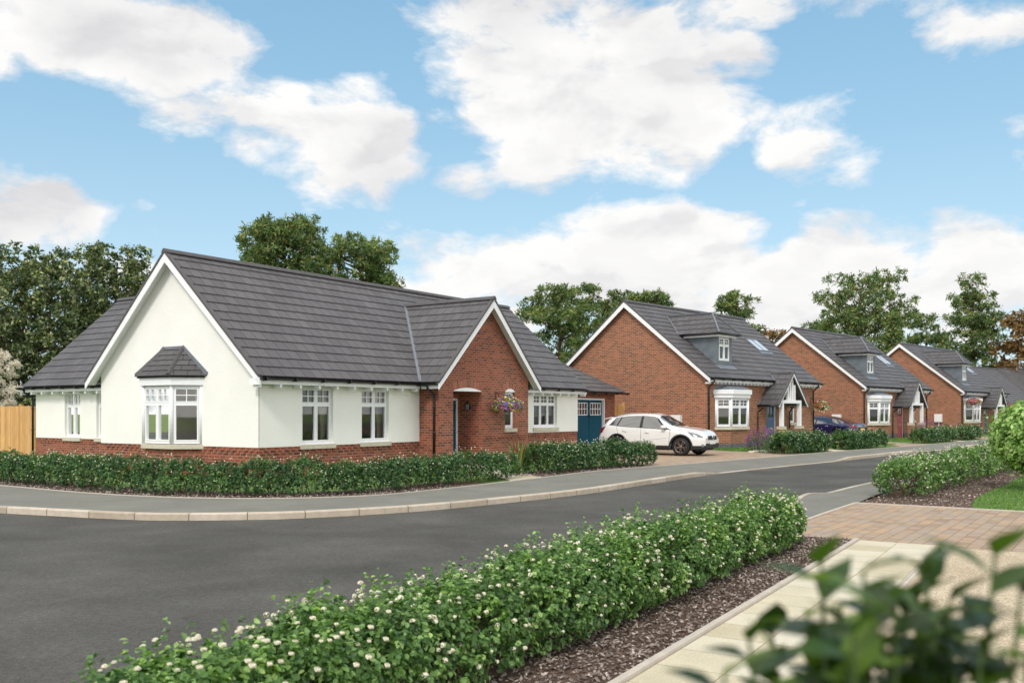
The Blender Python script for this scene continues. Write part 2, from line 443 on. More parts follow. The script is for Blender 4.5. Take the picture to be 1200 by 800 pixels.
def scatter_round(name, pos, nrm, size, mat, parent, rng, aspect=0.7, fold=0.12, tdir=None):
    """like scatter, but every leaf is an oval of six points"""
    n = len(pos); nrm = unit(nrm)
    a = rng.normal(size=(n, 3)) if tdir is None else tdir + rng.normal(size=(n, 3)) * 0.3
    t = unit(a - (a * nrm).sum(1, keepdims=True) * nrm); b = np.cross(nrm, t)
    s = np.asarray(size).reshape(-1, 1) * np.ones((n, 1))
    w = s * aspect * 0.5
    V = np.stack([pos - t * s * .5, pos - t * s * .22 + b * w * .85 + nrm * s * fold, pos + t * s * .14 + b * w + nrm * s * fold, pos + t * s * .5 - nrm * s * .1,
                  pos + t * s * .14 - b * w + nrm * s * fold, pos - t * s * .22 - b * w * .85 + nrm * s * fold], 1).reshape(-1, 3)
    base = np.arange(n)[:, None] * 6
    F = np.concatenate([base + np.array([[0, 1, 2, 3]]), base + np.array([[0, 3, 4, 5]])], 1).reshape(-1)
    return raw_mesh(name, V, F, 4, mat, parent)

def raw_mesh(name, V, F, k, mat, parent):
    me = bpy.data.meshes.new(name)
    nf = len(F) // k
    me.vertices.add(len(V)); me.vertices.foreach_set('co', V.astype(np.float32).reshape(-1))
    me.loops.add(len(F)); me.loops.foreach_set('vertex_index', F.astype(np.int32))
    me.polygons.add(nf); me.polygons.foreach_set('loop_start', np.arange(0, nf * k, k, dtype=np.int32))
    me.polygons.foreach_set('loop_total', np.full(nf, k, dtype=np.int32))
    me.materials.append(mat)
    me.update(calc_edges=True)
    o = bpy.data.objects.new(name, me); col.objects.link(o)
    if parent: o.parent = parent
    return o

def lump(s, ph, rng_seed):
    r = np.random.default_rng(rng_seed)
    out = np.zeros_like(s)
    for k in range(5):
        out += np.sin(s * r.uniform(2.0, 9.0) + ph * r.integers(1, 4) + r.uniform(0, 6.28)) * r.uniform(0.4, 1.0) / (1 + 0.3 * k)
    return out / 3.0

def dome_blob(V, c, r, rng, squash=0.7):
    pass

def hedge(name, path, width, height, nleaf, leaf, seed, label, group, mat, nflower, fsize, single=0, bushes=0.75, shoots=0, gap=0.0):
    """a clipped flowering hedge along a plan path: leaves, stems and blossom"""
    rng = np.random.default_rng(seed)
    c = catmull(path, 0.1); L = np.r_[0, np.cumsum(np.linalg.norm(np.diff(c, axis=0), axis=1))]
    tot = L[-1]
    mid = c[len(c) // 2]
    root = empty(name, (mid[0], mid[1], 0))
    tag(root, label, 'hedge', group)
    g = np.gradient(c, axis=0); g = unit(g)
    def body(s, ang, rad):
        """point at arc s, cross-section angle ang (0 right base .. pi left base), rad 0..1"""
        x = np.interp(s, L, c[:, 0]); y = np.interp(s, L, c[:, 1])
        gx = np.interp(s, L, g[:, 0]); gy = np.interp(s, L, g[:, 1])
        # bushes along the hedge: pinch between neighbours, each with its own bulk
        k = np.floor(s / bushes); ph = (s / bushes - k)
        bulk = np.sin(np.pi * ph) ** 0.6
        rr = np.random.default_rng(seed + 5); rand = rr.uniform(0.70 if single else 0.80, 1.14, 400)
        ri = rand[(k.astype(int)) % 400]
        endf = np.clip(np.minimum(s, tot - s) / 0.28, 0, 1) ** 0.5
        f = (0.74 + 0.26 * bulk) * (0.5 + 0.5 * endf) * ri * (1 + 0.16 * lump(s * 2.2, ang * 2, seed))
        hh = height * (0.83 + 0.17 * bulk) * (0.72 + 0.28 * endf) * (0.6 * ri + 0.4) * (1 + 0.10 * lump(s * 3, ang, seed + 1))
        ca, sa = np.cos(ang), np.sin(ang)
        px = np.sign(ca) * np.abs(ca) ** 0.6 * width / 2 * f * rad
        pz = 0.04 + (np.abs(sa) ** 0.65) * hh * (0.12 + 0.88 * rad)
        # tuck in near the ground
        px = px * (0.72 + 0.28 * np.clip(pz / (0.4 * height), 0, 1))
        ox = x + gy * px; oy = y - gx * px
        n = np.stack([gy * ca, -gx * ca, np.maximum(sa, 0.1)], 1)
        return np.stack([ox, oy, pz], 1), n
    per = 13
    m = nleaf // per
    s = rng.uniform(0, tot, m); ang = np.pi * rng.beta(0.9, 0.9, m)
    rad = 1 - np.abs(rng.normal(0, 0.22 if single else 0.16, m)); rad = np.clip(rad + (rng.uniform(size=m) < 0.1) * rng.uniform(0, 0.12, m) * bool(single), 0.2, 1.12)
    if gap:
        keep = ~((lump(s * 1.7, 0 * s, seed + 9) > 0.35) & (np.sin(ang) < 0.6) & (rng.uniform(size=m) < gap))
        s, ang, rad = s[keep], ang[keep], rad[keep]; m = len(s)
    C0, n0 = body(s, ang, rad); n0 = unit(n0)
    dirn = unit(n0 + np.array([0, 0, 0.55]) + rng.normal(size=n0.shape) * 0.4)
    fr = rng.uniform(0, 1, (m, per, 1)) ** 0.7
    ln = leaf * rng.uniform(1.2, 3.4, (m, 1, 1))
    ld = unit(rng.normal(size=(m, per, 3)))
    P = (C0[:, None, :] + dirn[:, None, :] * (fr - 0.35) * ln + ld * leaf * rng.uniform(0.25, 0.85, (m, per, 1)))
    P[..., 2] = np.maximum(P[..., 2], 0.015)
    n = dirn[:, None, :] * 0.75 + ld * 0.55 + np.array([0, 0, 0.35]) + rng.normal(size=ld.shape) * 0.3
    tdr = (ld + dirn[:, None, :] * 0.4).reshape(-1, 3)
    P = P.reshape(-1, 3); n = n.reshape(-1, 3)
    sz = leaf * rng.uniform(0.6, 1.3, len(P))
    off = np.array([mid[0], mid[1], 0])
    if shoots:
        ss = rng.uniform(0, tot, shoots); sa = np.pi * rng.uniform(0.2, 0.8, shoots)
        sp, sn = body(ss, sa, np.ones(shoots) * 0.97)
        hgt = rng.uniform(0.05, 0.17, shoots) * (1.35 if single else 1.0)
        k = 9
        fr = rng.uniform(0.1, 1, (shoots, k))
        lean = rng.normal(0, 0.25, (shoots, 2))
        q = np.stack([sp[:, None, 0] + lean[:, None, 0] * fr * hgt[:, None], sp[:, None, 1] + lean[:, None, 1] * fr * hgt[:, None], sp[:, None, 2] + fr * hgt[:, None]], 2).reshape(-1, 3)
        q += rng.normal(0, leaf * 0.32, q.shape) * np.array([1, 1, 0.2])
        P = np.concatenate([P, q]); n = np.concatenate([n, rng.normal(size=q.shape) * 0.4 + np.array([0, 0, 1])])
        sz = np.concatenate([sz, leaf * rng.uniform(0.6, 1.05, len(q))]); tdr = np.concatenate([tdr, rng.normal(size=q.shape)])
    (scatter_round if single else scatter)('foliage', P - off, n, sz, mat, root, rng, 0.68, 0.12, tdir=tdr)
    # stems
    st = MB(); ns = int(tot / 0.09)
    for k in range(ns):
        s0 = np.array([rng.uniform(0, tot)]); a1 = np.array([np.pi * rng.uniform(0.12, 0.88)])
        b0, _ = body(s0, np.array([np.pi / 2]), np.array([0.0])); b1, _ = body(np.clip(s0 + rng.normal(0, 0.12), 0, tot), a1, np.array([0.92]))
        p0 = b0[0] - off; p0[2] = 0.0; p1 = b1[0] - off
        pm = (p0 + p1) / 2 + np.array([0, 0, 0.1])
        st.tube([p0, pm, p1], [0.009, 0.006, 0.002], 4, cap=False)
    st.build('stems', M['twig'], root)
    # blossom heads: little domes of many florets
    if nflower:
        fs = rng.uniform(0.05, tot - 0.05, nflower); fa = np.pi * np.clip(rng.normal(0.5, 0.27, nflower), 0.04, 0.96)
        fp, fn = body(fs, fa, np.full(nflower, 1.03) + rng.uniform(0, 0.08, nflower))
        fn_ = unit(fn); fp += fn_ * rng.uniform(0.01, leaf * 1.5, (nflower, 1)); fp[:, 2] += rng.uniform(0, 0.03, nflower)
        fn = unit(unit(fn) + np.array([0, 0, 0.8]))
        d = np.hypot(fp[:, 0], fp[:, 1])
        order = np.argsort(d)
        fz = fsize * rng.uniform(0.7, 1.2, nflower)
        if single:
            proto = bloom_mesh(rng)
            for k in order[:single]:
                o = bpy.data.objects.new('blossom', proto); col.objects.link(o); o.parent = root
                o.location = fp[k] - off; o.rotation_euler = Vector(fn[k]).to_track_quat('Z', 'Y').to_euler()
                o.scale = (fz[k],) * 3
            rest = order[single:]
        else:
            rest = order
        if len(rest):
            m = 26 if single else 5
            q = np.repeat(fp[rest] - off, m, 0); nn = np.repeat(fn[rest], m, 0); zz = np.repeat(fz[rest], m)
            dv = unit(nn * 0.7 + rng.normal(size=q.shape) * 0.6)
            q = q + dv * (zz * 0.5)[:, None] * np.array([1, 1, 0.8])
            o = scatter('blossom', q, dv, zz * (0.42 if single else 0.85), M['flower_white'], root, rng, 0.9, 0.1)
            o['kind'] = 'stuff'
    return root

def bloom_mesh(rng):
    """one domed flower head of radius 0.5 made of many florets"""
    m = 70
    i = np.arange(m); z = 1 - i / m * 1.15; ph = i * 2.39996
    r = np.sqrt(np.maximum(0, 1 - z * z))
    d = np.stack([r * np.cos(ph), r * np.sin(ph), z], 1)
    P = d * 0.48 * np.array([1, 1, 0.72]) + rng.normal(0, 0.02, (m, 3))
    o = scatter('blossom', P, d + rng.normal(0, 0.3, (m, 3)), np.full(m, 0.26), M['flower_white'], None, rng, 0.95, 0.12)
    me = o.data
    bpy.data.objects.remove(o)
    return me

def tree(name, loc, label, cat, H, W, base, seed, mat, bark, leaf, nclump, nleaf, flat=0.6, kind='pine', group=None, rz=0.0, lean=0.0, tr=None, dense=1.0):
    """tapered trunk, limbs to every clump, and a crown of leaf-sized faces gathered in tufts"""
    rng = np.random.default_rng(seed)
    root = empty(name, loc, rz)
    tag(root, label, cat, group)
    cl = []; tries = 0
    while len(cl) < nclump and tries < 6000:
        tries += 1
        f = rng.uniform(0, 1)
        z = base + (H - base) * f
        if kind == 'pine':
            prof = np.sin(np.pi * (0.16 + 0.72 * f)) ** 0.6 * rng.uniform(0.8, 1.08)
        elif kind == 'cone':
            prof = ((1 - f) ** 0.7 * 0.9 + 0.16) * (0.8 + 0.2 * math.sin(f * 34))
        else:
            prof = np.sin(np.pi * (0.22 + 0.64 * f)) ** 0.55
        cr = W * (rng.uniform(0.10, 0.165) if kind != 'oak' else rng.uniform(0.13, 0.22)) * (0.62 + 0.38 * prof) * dense
        rr = max(0.0, W / 2 * prof - cr * 0.85) * (rng.uniform(0.12, 1.0) ** 0.45)
        a = rng.uniform(0, 2 * np.pi)
        p = np.array([rr * np.cos(a) + lean * f, rr * np.sin(a), min(z, H - cr * flat)])
        if all(np.linalg.norm((p - q) / np.array([1, 1, flat])) > 0.52 * (cr + cq) * (0.86 if tries < 2500 else 0.6) for q, cq in cl):
            cl.append((p, cr))
    tr = tr or H * 0.020
    tb = MB()
    tp = [(0, 0, 0)] + [(lean * (k / 7) ** 2 + rng.normal(0, 0.012 * H * 0.5), rng.normal(0, 0.006 * H), H * 0.9 * k / 7) for k in range(1, 8)]
    tb.tube(tp, [tr * 1.25] + [tr * (1 - 0.86 * k / 7) for k in range(1, 8)], 9)
    tpa = np.array(tp)
    tb.build('trunk', bark, root)
    lb = MB()
    for p, cr in cl:
        zz = max(base * 0.75, p[2] - np.hypot(p[0], p[1]) * 0.45)
        st = np.array([np.interp(zz, tpa[:, 2], tpa[:, 0]), np.interp(zz, tpa[:, 2], tpa[:, 1]), zz])
        m1 = st * 0.45 + p * 0.55 + np.array([0, 0, -0.04 * H * rng.uniform(0, 0.6)])
        lb.tube([st, m1, p], [tr * 0.30, tr * 0.18, tr * 0.06], 5, cap=False)
        for k in range(4):
            e = p + rng.normal(size=3) * cr * 0.5 * np.array([1, 1, flat])
            lb.tube([m1 * 0.3 + p * 0.7, e], [tr * 0.08, tr * 0.03], 4, cap=False)
    lb.build('branches', bark, root)
    tot = sum(cr ** 2 for _, cr in cl)
    PP = []; NN = []; TT = []
    per = 26 if kind == 'oak' else 18
    for p, cr in cl:
        nt_ = max(10, int(nleaf * cr ** 2 / tot / per))
        # tuft sites on and inside the clump, ragged outline, thinner below
        d = unit(rng.normal(size=(nt_ * 2, 3)))
        d = d[(d[:, 2] > -0.25) | (rng.uniform(size=len(d)) < 0.45)][:nt_]
        ra = rng.uniform(0.2, 1.0, len(d)) ** 0.35 * (1 + 0.2 * lump(d[:, 0] * 3, d[:, 1] * 3 + d[:, 2] * 2, int(rng.integers(1000))))
        site = p + d * ra[:, None] * cr * np.array([1, 1, flat])
        trd = leaf * (1.9 if kind == 'oak' else 1.3)
        ld = unit(rng.normal(size=(len(d), per, 3)) + d[:, None, :] * 0.5 + np.array([0, 0, 0.55]))
        rad = rng.uniform(0.25, 1.0, (len(d), per)) * trd * rng.uniform(0.7, 1.25, (len(d), 1))
        q = site[:, None, :] + ld * rad[:, :, None]
        PP.append(q.reshape(-1, 3)); TT.append(ld.reshape(-1, 3))
        NN.append((rng.normal(size=ld.shape) * 0.8 + d[:, None, :] * 0.6 + np.array([0, 0, 0.5])).reshape(-1, 3))
    PP = np.concatenate(PP); NN = np.concatenate(NN); TT = np.concatenate(TT)
    scatter('crown', PP, NN, leaf * rng.uniform(0.7, 1.4, len(PP)), mat, root, rng, 0.6 if kind == 'oak' else 0.3, 0.12, tdir=TT * (1.5 if kind == 'oak' else 3))
    return root

# ------------------------------------------------------------------ building helpers
def wall(mb, F, s0, s1, z0, z1, holes=(), depth=0.1, d=0.0, mi=0, rmi=None):
    """vertical wall with rectangular openings and their reveals"""
    S = sorted({s0, s1} | {h[0] for h in holes} | {h[1] for h in holes})
    Z = sorted({z0, z1} | {h[2] for h in holes} | {h[3] for h in holes})
    S = [x for x in S if s0 <= x <= s1]; Z = [x for x in Z if z0 <= x <= z1]
    for i in range(len(S) - 1):
        for j in range(len(Z) - 1):
            cs, cz = (S[i] + S[i + 1]) / 2, (Z[j] + Z[j + 1]) / 2
            if any(h[0] < cs < h[1] and h[2] < cz < h[3] for h in holes): continue
            mb.face([F(S[i], d, Z[j]), F(S[i + 1], d, Z[j]), F(S[i + 1], d, Z[j + 1]), F(S[i], d, Z[j + 1])], mi=mi)
    rm = mi if rmi is None else rmi
    for h in holes:
        a, b, c, e = h[:4]
        c2, e2 = max(c, z0), min(e, z1)
        if e2 <= c2: continue
        mb.face([F(a, d, c2), F(a, d, e2), F(a, d - depth, e2), F(a, d - depth, c2)], mi=rm)
        mb.face([F(b, d, e2), F(b, d, c2), F(b, d - depth, c2), F(b, d - depth, e2)], mi=rm)
        if e <= z1: mb.face([F(a, d, e), F(b, d, e), F(b, d - depth, e), F(a, d - depth, e)], mi=rm)
        if c >= z0: mb.face([F(b, d, c), F(a, d, c), F(a, d - depth, c), F(b, d - depth, c)], mi=rm)

def window(F, s0, s1, z0, z1, lights, parent, rec=0.08, transom=0.7, bars=True, curtains=(0, 1), sill=None, split=None, name='window', top=True, blind=0.0):
    """casement window: frame, sashes, top lights with glazing bars, glass, curtains, stone sill"""
    mb = MB(); gl = MB()
    d1 = -rec; d0 = -rec - 0.06
    fw = 0.045
    mb.fbox(F, s0, s1, d0, d1, z0, z0 + fw + 0.02); mb.fbox(F, s0, s1, d0, d1, z1 - fw, z1)
    mb.fbox(F, s0, s0 + fw, d0, d1, z0 + fw + 0.02, z1 - fw); mb.fbox(F, s1 - fw, s1, d0, d1, z0 + fw + 0.02, z1 - fw)
    zt = z0 + (z1 - z0) * transom
    w = (s1 - s0 - 2 * fw) / lights
    for k in range(lights):
        a = s0 + fw + w * k; b = a + w
        if k: mb.fbox(F, a - 0.022, a + 0.022, d0 + 0.002, d1 + 0.004, z0 + fw + 0.02, z1 - fw)
        cells = [(z0 + fw + 0.02, zt - 0.02, False), (zt + 0.02, z1 - fw, True)] if top else [(z0 + fw + 0.02, z1 - fw, False)]
        if top: mb.fbox(F, a + 0.022 * (k > 0), b - 0.022 * (k < lights - 1), d0 + 0.002, d1 + 0.002, zt - 0.02, zt + 0.02)
        for (c, e, up) in cells:
            q = 0.036; i0 = a + 0.022 * (k > 0); i1 = b - 0.022 * (k < lights - 1)
            mb.fbox(F, i0, i1, d0 + 0.006, d1 + 0.012, c, c + q); mb.fbox(F, i0, i1, d0 + 0.006, d1 + 0.012, e - q, e)
            mb.fbox(F, i0, i0 + q, d0 + 0.006, d1 + 0.012, c + q, e - q); mb.fbox(F, i1 - q, i1, d0 + 0.006, d1 + 0.012, c + q, e - q)
            if up and bars:
                m = (i0 + i1) / 2; zm = (c + e) / 2
                mb.fbox(F, m - 0.011, m + 0.011, d0 + 0.02, d1 + 0.004, c + q, e - q)
                mb.fbox(F, i0 + q, m - 0.011, d0 + 0.02, d1 + 0.004, zm - 0.011, zm + 0.011); mb.fbox(F, m + 0.011, i1 - q, d0 + 0.02, d1 + 0.004, zm - 0.011, zm + 0.011)
            gd = (d0 + d1) / 2
            gl.face([F(i0 + q, gd, c + q), F(i1 - q, gd, c + q), F(i1 - q, gd, e - q), F(i0 + q, gd, e - q)])
    win = mb.build(name, M['white'], parent)
    gl.build('pane', M['glass'], win)
    if curtains:
        cm = MB()
        for side in curtains:
            cw = (s1 - s0) * 0.27
            a = s0 if side == 0 else s1 - cw
            n = 26
            pts = []
            for k in range(n + 1):
                u = a + cw * k / n
                pts.append((u, d0 - 0.14 + 0.025 * math.sin(k * 1.5) - 0.01 * math.sin(k * 0.7)))
            pinch = 0.62
            zq = [z0 - 0.25, z0 + (z1 - z0) * 0.28, z1 + 0.05]
            def cx(u, z):
                edge = a if side == 0 else a + cw
                f = 1.0 if z > zq[1] + 0.3 else pinch
                return edge + (u - edge) * f
            for k in range(n):
                for (za, zb) in ((zq[0], zq[1]), (zq[1], zq[2])):
                    cm.face([F(cx(pts[k][0], za), pts[k][1], za), F(cx(pts[k + 1][0], za), pts[k + 1][1], za),
                             F(cx(pts[k + 1][0], zb), pts[k + 1][1], zb), F(cx(pts[k][0], zb), pts[k][1], zb)], sm=True)
        cm.build('curtain', M['curtain'], win)
    if sill:
        sb = MB()
        a, b = s0 - sill, s1 + sill
        sb.fbox(F, a, b, -rec, 0.065, z0 - 0.125, z0 - 0.005)
        sb.build('sill', M['stone'], win, bevel=0.006)
    return win

def roof_courses(mb, poly, e, up, gauge=0.36, t=0.022, mi=0, uoff=0.0):
    """lay stepped tile courses over a convex 3-D polygon. e: eave direction, up: up the slope"""
    poly = [Vector(p) for p in poly]; e = Vector(e).normalized(); up = Vector(up).normalized()
    n = e.cross(up).normalized()
    if n.z < 0: n = -n
    o = min(poly, key=lambda p: p.dot(up))
    P = [((p - o).dot(e), (p - o).dot(up)) for p in poly]
    def clip(P, c, keep_gt):
        out = []
        for i in range(len(P)):
            a, b = P[i], P[(i + 1) % len(P)]
            ia = (a[1] >= c - 1e-9) if keep_gt else (a[1] <= c + 1e-9); ib = (b[1] >= c - 1e-9) if keep_gt else (b[1] <= c + 1e-9)
            if ia: out.append(a)
            if ia != ib:
                f = (c - a[1]) / (b[1] - a[1]); out.append((a[0] + (b[0] - a[0]) * f, c))
        return out
    top = max(p[1] for p in P); k = 0
    while k * gauge < top - 1e-6:
        lo, hi = k * gauge, min((k + 1) * gauge, top)
        Q = clip(clip(P, lo, True), hi, False)
        k += 1
        if len(Q) < 3: continue
        def at(q): return o + e * q[0] + up * q[1] + n * (t * (1 - (q[1] - lo) / gauge))
        pts = [at(q) for q in Q]
        uv = [(q[0] + uoff + (0.17 if (k % 2) else 0.0), (k - 1) * 0.36 + 0.18) if False else (q[0] + uoff, (k - 1) * 0.36 + 0.006 + (q[1] - lo) / gauge * 0.348) for q in Q]
        mb.face(pts, uv, mi)
        lowq = [q for q in Q if abs(q[1] - lo) < 1e-6]
        if len(lowq) >= 2:
            a = min(lowq); b = max(lowq)
            mb.face([o + e * a[0] + up * lo, o + e * b[0] + up * lo, at(b), at(a)],
                    [(a[0] + uoff, (k - 1) * 0.36 + 0.02), (b[0] + uoff, (k - 1) * 0.36 + 0.02), (b[0] + uoff, (k - 1) * 0.36 + 0.04), (a[0] + uoff, (k - 1) * 0.36 + 0.04)], mi)
    # underside
    mb.face([p - n * 0.06 for p in poly][::-1], mi=mi)

def ridge_tiles(mb, a, b, r=0.11, seg=0.45, mi=0, h=0.8):
    """angled ridge or hip caps in short lengths"""
    a, b = Vector(a), Vector(b); d = b - a; L = d.length; d.normalize()
    x = d.cross(Vector((0, 0, 1))).normalized(); y = x.cross(d).normalized()
    if y.z < 0: y = -y
    n = max(1, round(L / seg))
    for k in range(n):
        p0 = a + d * (L * k / n + 0.004); p1 = a + d * (L * (k + 1) / n - 0.004)
        prof = [(-r, -r * h), (-r * 0.62, -r * 0.15), (-r * 0.28, r * 0.16), (0, r * 0.24), (r * 0.28, r * 0.16), (r * 0.62, -r * 0.15), (r, -r * h)]
        for s in range(len(prof) - 1):
            q = [p0 + x * prof[s][0] + y * prof[s][1], p0 + x * prof[s + 1][0] + y * prof[s + 1][1],
                 p1 + x * prof[s + 1][0] + y * prof[s + 1][1], p1 + x * prof[s][0] + y * prof[s][1]]
            mb.face(q, mi=mi)
        for pp in (p0, p1):
            mb.face([pp + x * u + y * v for u, v in prof], mi=mi)

def barge(parent, x, out, ye, ze, yr, zr, deep=0.2, th=0.03, caps=True, name='bargeboard', ax='x', yr2=None, ze2=None):
    """a pair of white bargeboards under a verge. plane at x (or y), eaves (ye, ze) / (2*yr-ye), ridge (yr, zr)"""
    def P(w, s, z): return (w, s, z) if ax == 'x' else (s, w, z)
    ye2 = 2 * yr - ye if yr2 is None else yr2
    ze2 = ze if ze2 is None else ze2
    mb = MB(); dk = MB()
    for (yy, zz) in ((ye, ze), (ye2, ze2)):
        g = 0.03
        a = [(yy, zz - g), (yr, zr - g), (yr, zr - g - deep * 1.25), (yy, zz - g - deep * 0.95)]
        f = [P(x, s, z) for s, z in a]; bk = [P(x - out * th, s, z) for s, z in a]
        mb.face(f); mb.face(bk[::-1])
        for i in range(4):
            j = (i + 1) % 4
            mb.face([f[j], f[i], bk[i], bk[j]])
        c = [(yy, zz + 0.045), (yr, zr + 0.045), (yr, zr - g), (yy, zz - g)]
        w0 = x + out * 0.02; w1 = x - out * 0.09
        f = [P(w0, s, z) for s, z in c]; bk = [P(w1, s, z) for s, z in c]
        dk.face(f); dk.face(bk[::-1])
        for i in range(4):
            j = (i + 1) % 4
            dk.face([f[j], f[i], bk[i], bk[j]])
    b = mb.build(name, M['white'], parent)
    dk.build('verge_cap', M['ridge'], b)
    return b

def gutter(parent, a, b, pipes=(), br=0.9, corbel=0.0, fas=True, fz=(-0.16, -0.045), back=0.05, inn=(0, 1)):
    """black half-round gutter from a to b with brackets; white fascia behind; corbel blocks"""
    a, b = Vector(a), Vector(b); d = (b - a).normalized(); L = (b - a).length
    inn = Vector((inn[0], inn[1], 0))
    mb = MB()
    n = 8; r = 0.062
    prof = [(math.cos(math.pi + math.pi * k / n) * r, math.sin(math.pi + math.pi * k / n) * r) for k in range(n + 1)]
    for k in range(n):
        q = []
        for (pp, w) in ((a, prof[k]), (a, prof[k + 1]), (b, prof[k + 1]), (b, prof[k])):
            q.append(pp - inn * 0.03 - inn * w[0] + Vector((0, 0, w[1])))
        mb.face(q, sm=True)
    for pp in (a, b):
        mb.face([pp - inn * 0.03 - inn * w[0] + Vector((0, 0, w[1])) for w in prof])
    k = int(L / br) + 1
    for i in range(k):
        p = a + d * (0.15 + (L - 0.3) * i / max(1, k - 1)) - inn * 0.03
        mb.beam(p - d * 0.02 + Vector((0, 0, -0.035)), p + d * 0.02 + Vector((0, 0, -0.035)), 0.145, 0.09)
    g = mb.build('gutter', M['black'], parent)
    if fas:
        fb = MB()
        o = a + inn * back; e = b + inn * back
        q = inn * 0.03
        z0, z1 = fz
        for (s0, s1, h0, h1, w) in ((0, L, z0, z1, 0.03),):
            p0 = o + d * s0; p1 = o + d * s1
            P = [p0 + Vector((0, 0, h0)), p1 + Vector((0, 0, h0)), p1 + q + Vector((0, 0, h0)), p0 + q + Vector((0, 0, h0))]
            P += [p0 + Vector((0, 0, h1)), p1 + Vector((0, 0, h1)), p1 + q + Vector((0, 0, h1)), p0 + q + Vector((0, 0, h1))]
            fb.hexa(P)
        # soffit board back to the wall
        p0 = o + q + Vector((0, 0, z0 + 0.01)); p1 = e + q + Vector((0, 0, z0 + 0.01))
        fb.face([p0, p0 + inn * 0.27, p1 + inn * 0.27, p1])
        if corbel:
            m = max(1, int(L / corbel))
            for i in range(m + 1):
                p = o + d * (0.08 + (L - 0.16) * i / m) + Vector((0, 0, z0 - 0.04)) + inn * 0.02
                fb.beam(p, p + inn * 0.22, 0.07, 0.085)
        fb.build('fascia', M['white'], parent)
    return g

def downpipe(parent, pts, r=0.036):
    mb = MB()
    mb.tube(pts, r, 8)
    lo = pts[-1]; hi = pts[-2]
    for f in (0.12, 0.5, 0.88):
        p = Vector(lo).lerp(Vector(hi), f)
        mb.tube([p - Vector((0, 0, 0.03)), p + Vector((0, 0, 0.03))], r * 1.35, 8)
    return mb.build('downpipe', M['black'], parent)

def lantern(parent, loc, n):
    mb = MB(); x, y, z = loc; n = Vector((n[0], n[1], 0))
    w = Vector(loc); c = w + n * 0.13
    mb.beam(w + n * 0.01 + Vector((0, 0, -0.06)), w + n * 0.01 + Vector((0, 0, 0.1)), 0.07, 0.02)
    mb.tube([w, w + n * 0.07 + Vector((0, 0, 0.06)), c + Vector((0, 0, 0.2))], 0.008, 5)
    mb.lathe([(0.0, 0.2), (0.03, 0.18), (0.085, 0.12), (0.085, 0.105)], c, (0, 0, 1), 6, sm=False)
    mb.lathe([(0.0, -0.14), (0.02, -0.12), (0.05, -0.1), (0.055, -0.085)], c, (0, 0, 1), 6, sm=False)
    for k in range(6):
        a = k * math.pi / 3
        v = Vector((math.cos(a), math.sin(a), 0))
        mb.tube([c + v * 0.052 + Vector((0, 0, -0.09)), c + v * 0.078 + Vector((0, 0, 0.11))], 0.005, 4)
    o = mb.build('wall_lantern', M['iron'], parent)
    gb = MB(); gb.lathe([(0.048, -0.085), (0.072, 0.1)], c, (0, 0, 1), 6, sm=False); gb.build('lantern_glass', M['lampglass'], o)
    return o

def panel_door(parent, F, s0, s1, z0, z1, rec, mat, glazed=True, name='front_door'):
    """front door with glazed top, letter plate and white frame"""
    mb = MB(); d = -rec
    mb.fbox(F, s0, s1, d - 0.05, d, z0, z1 - (0.62 if glazed else 0))
    if glazed:
        zt = z1 - 0.62
        mb.fbox(F, s0, s0 + 0.13, d - 0.05, d, zt, z1); mb.fbox(F, s1 - 0.13, s1, d - 0.05, d, zt, z1)
        mb.fbox(F, s0 + 0.13, s1 - 0.13, d - 0.05, d, z1 - 0.12, z1)
        m = (s0 + s1) / 2
        mb.fbox(F, m - 0.012, m + 0.012, d - 0.04, d - 0.005, zt, z1 - 0.12)
        mb.fbox(F, s0 + 0.13, m - 0.012, d - 0.04, d - 0.005, zt + 0.24, zt + 0.264); mb.fbox(F, m + 0.012, s1 - 0.13, d - 0.04, d - 0.005, zt + 0.24, zt + 0.264)
    w = (s1 - s0)
    for a in (s0 + 0.1, s0 + 0.1 + (w - 0.2) / 3 + 0.005, s0 + 0.1 + 2 * (w - 0.2) / 3 + 0.01):
        mb.fbox(F, a, a + (w - 0.2) / 3 - 0.02, d, d + 0.008, z0 + 0.14, z1 - 0.78)
    o = mb.build(name, mat, parent)
    if glazed:
        gb = MB(); gb.face([F(s0 + 0.13, d - 0.025, z1 - 0.62), F(s1 - 0.13, d - 0.025, z1 - 0.62), F(s1 - 0.13, d - 0.025, z1 - 0.12), F(s0 + 0.13, d - 0.025, z1 - 0.12)])
        gb.build('pane', M['glass'], o)
    fb = MB()
    fb.fbox(F, s0 - 0.07, s0 - 0.003, d - 0.07, d + 0.02, z0, z1 + 0.07); fb.fbox(F, s1 + 0.003, s1 + 0.07, d - 0.07, d + 0.02, z0, z1 + 0.07)
    fb.fbox(F, s0 - 0.003, s1 + 0.003, d - 0.07, d + 0.02, z1 + 0.003, z1 + 0.07)
    fb.build('frame', M['white'], o)
    hb = MB(); m = (s0 + s1) / 2
    hb.fbox(F, m - 0.13, m + 0.13, d + 0.009, d + 0.022, z0 + 0.78, z0 + 0.84); hb.build('letter_plate', M['brass'], o)
    kb = MB(); kb.tube([F(s1 - 0.07, d + 0.0, z0 + 1.0), F(s1 - 0.07, d + 0.05, z0 + 1.0), F(s1 - 0.17, d + 0.05, z0 + 1.0)], 0.01, 6); kb.build('handle', M['chrome'], o)
    return o

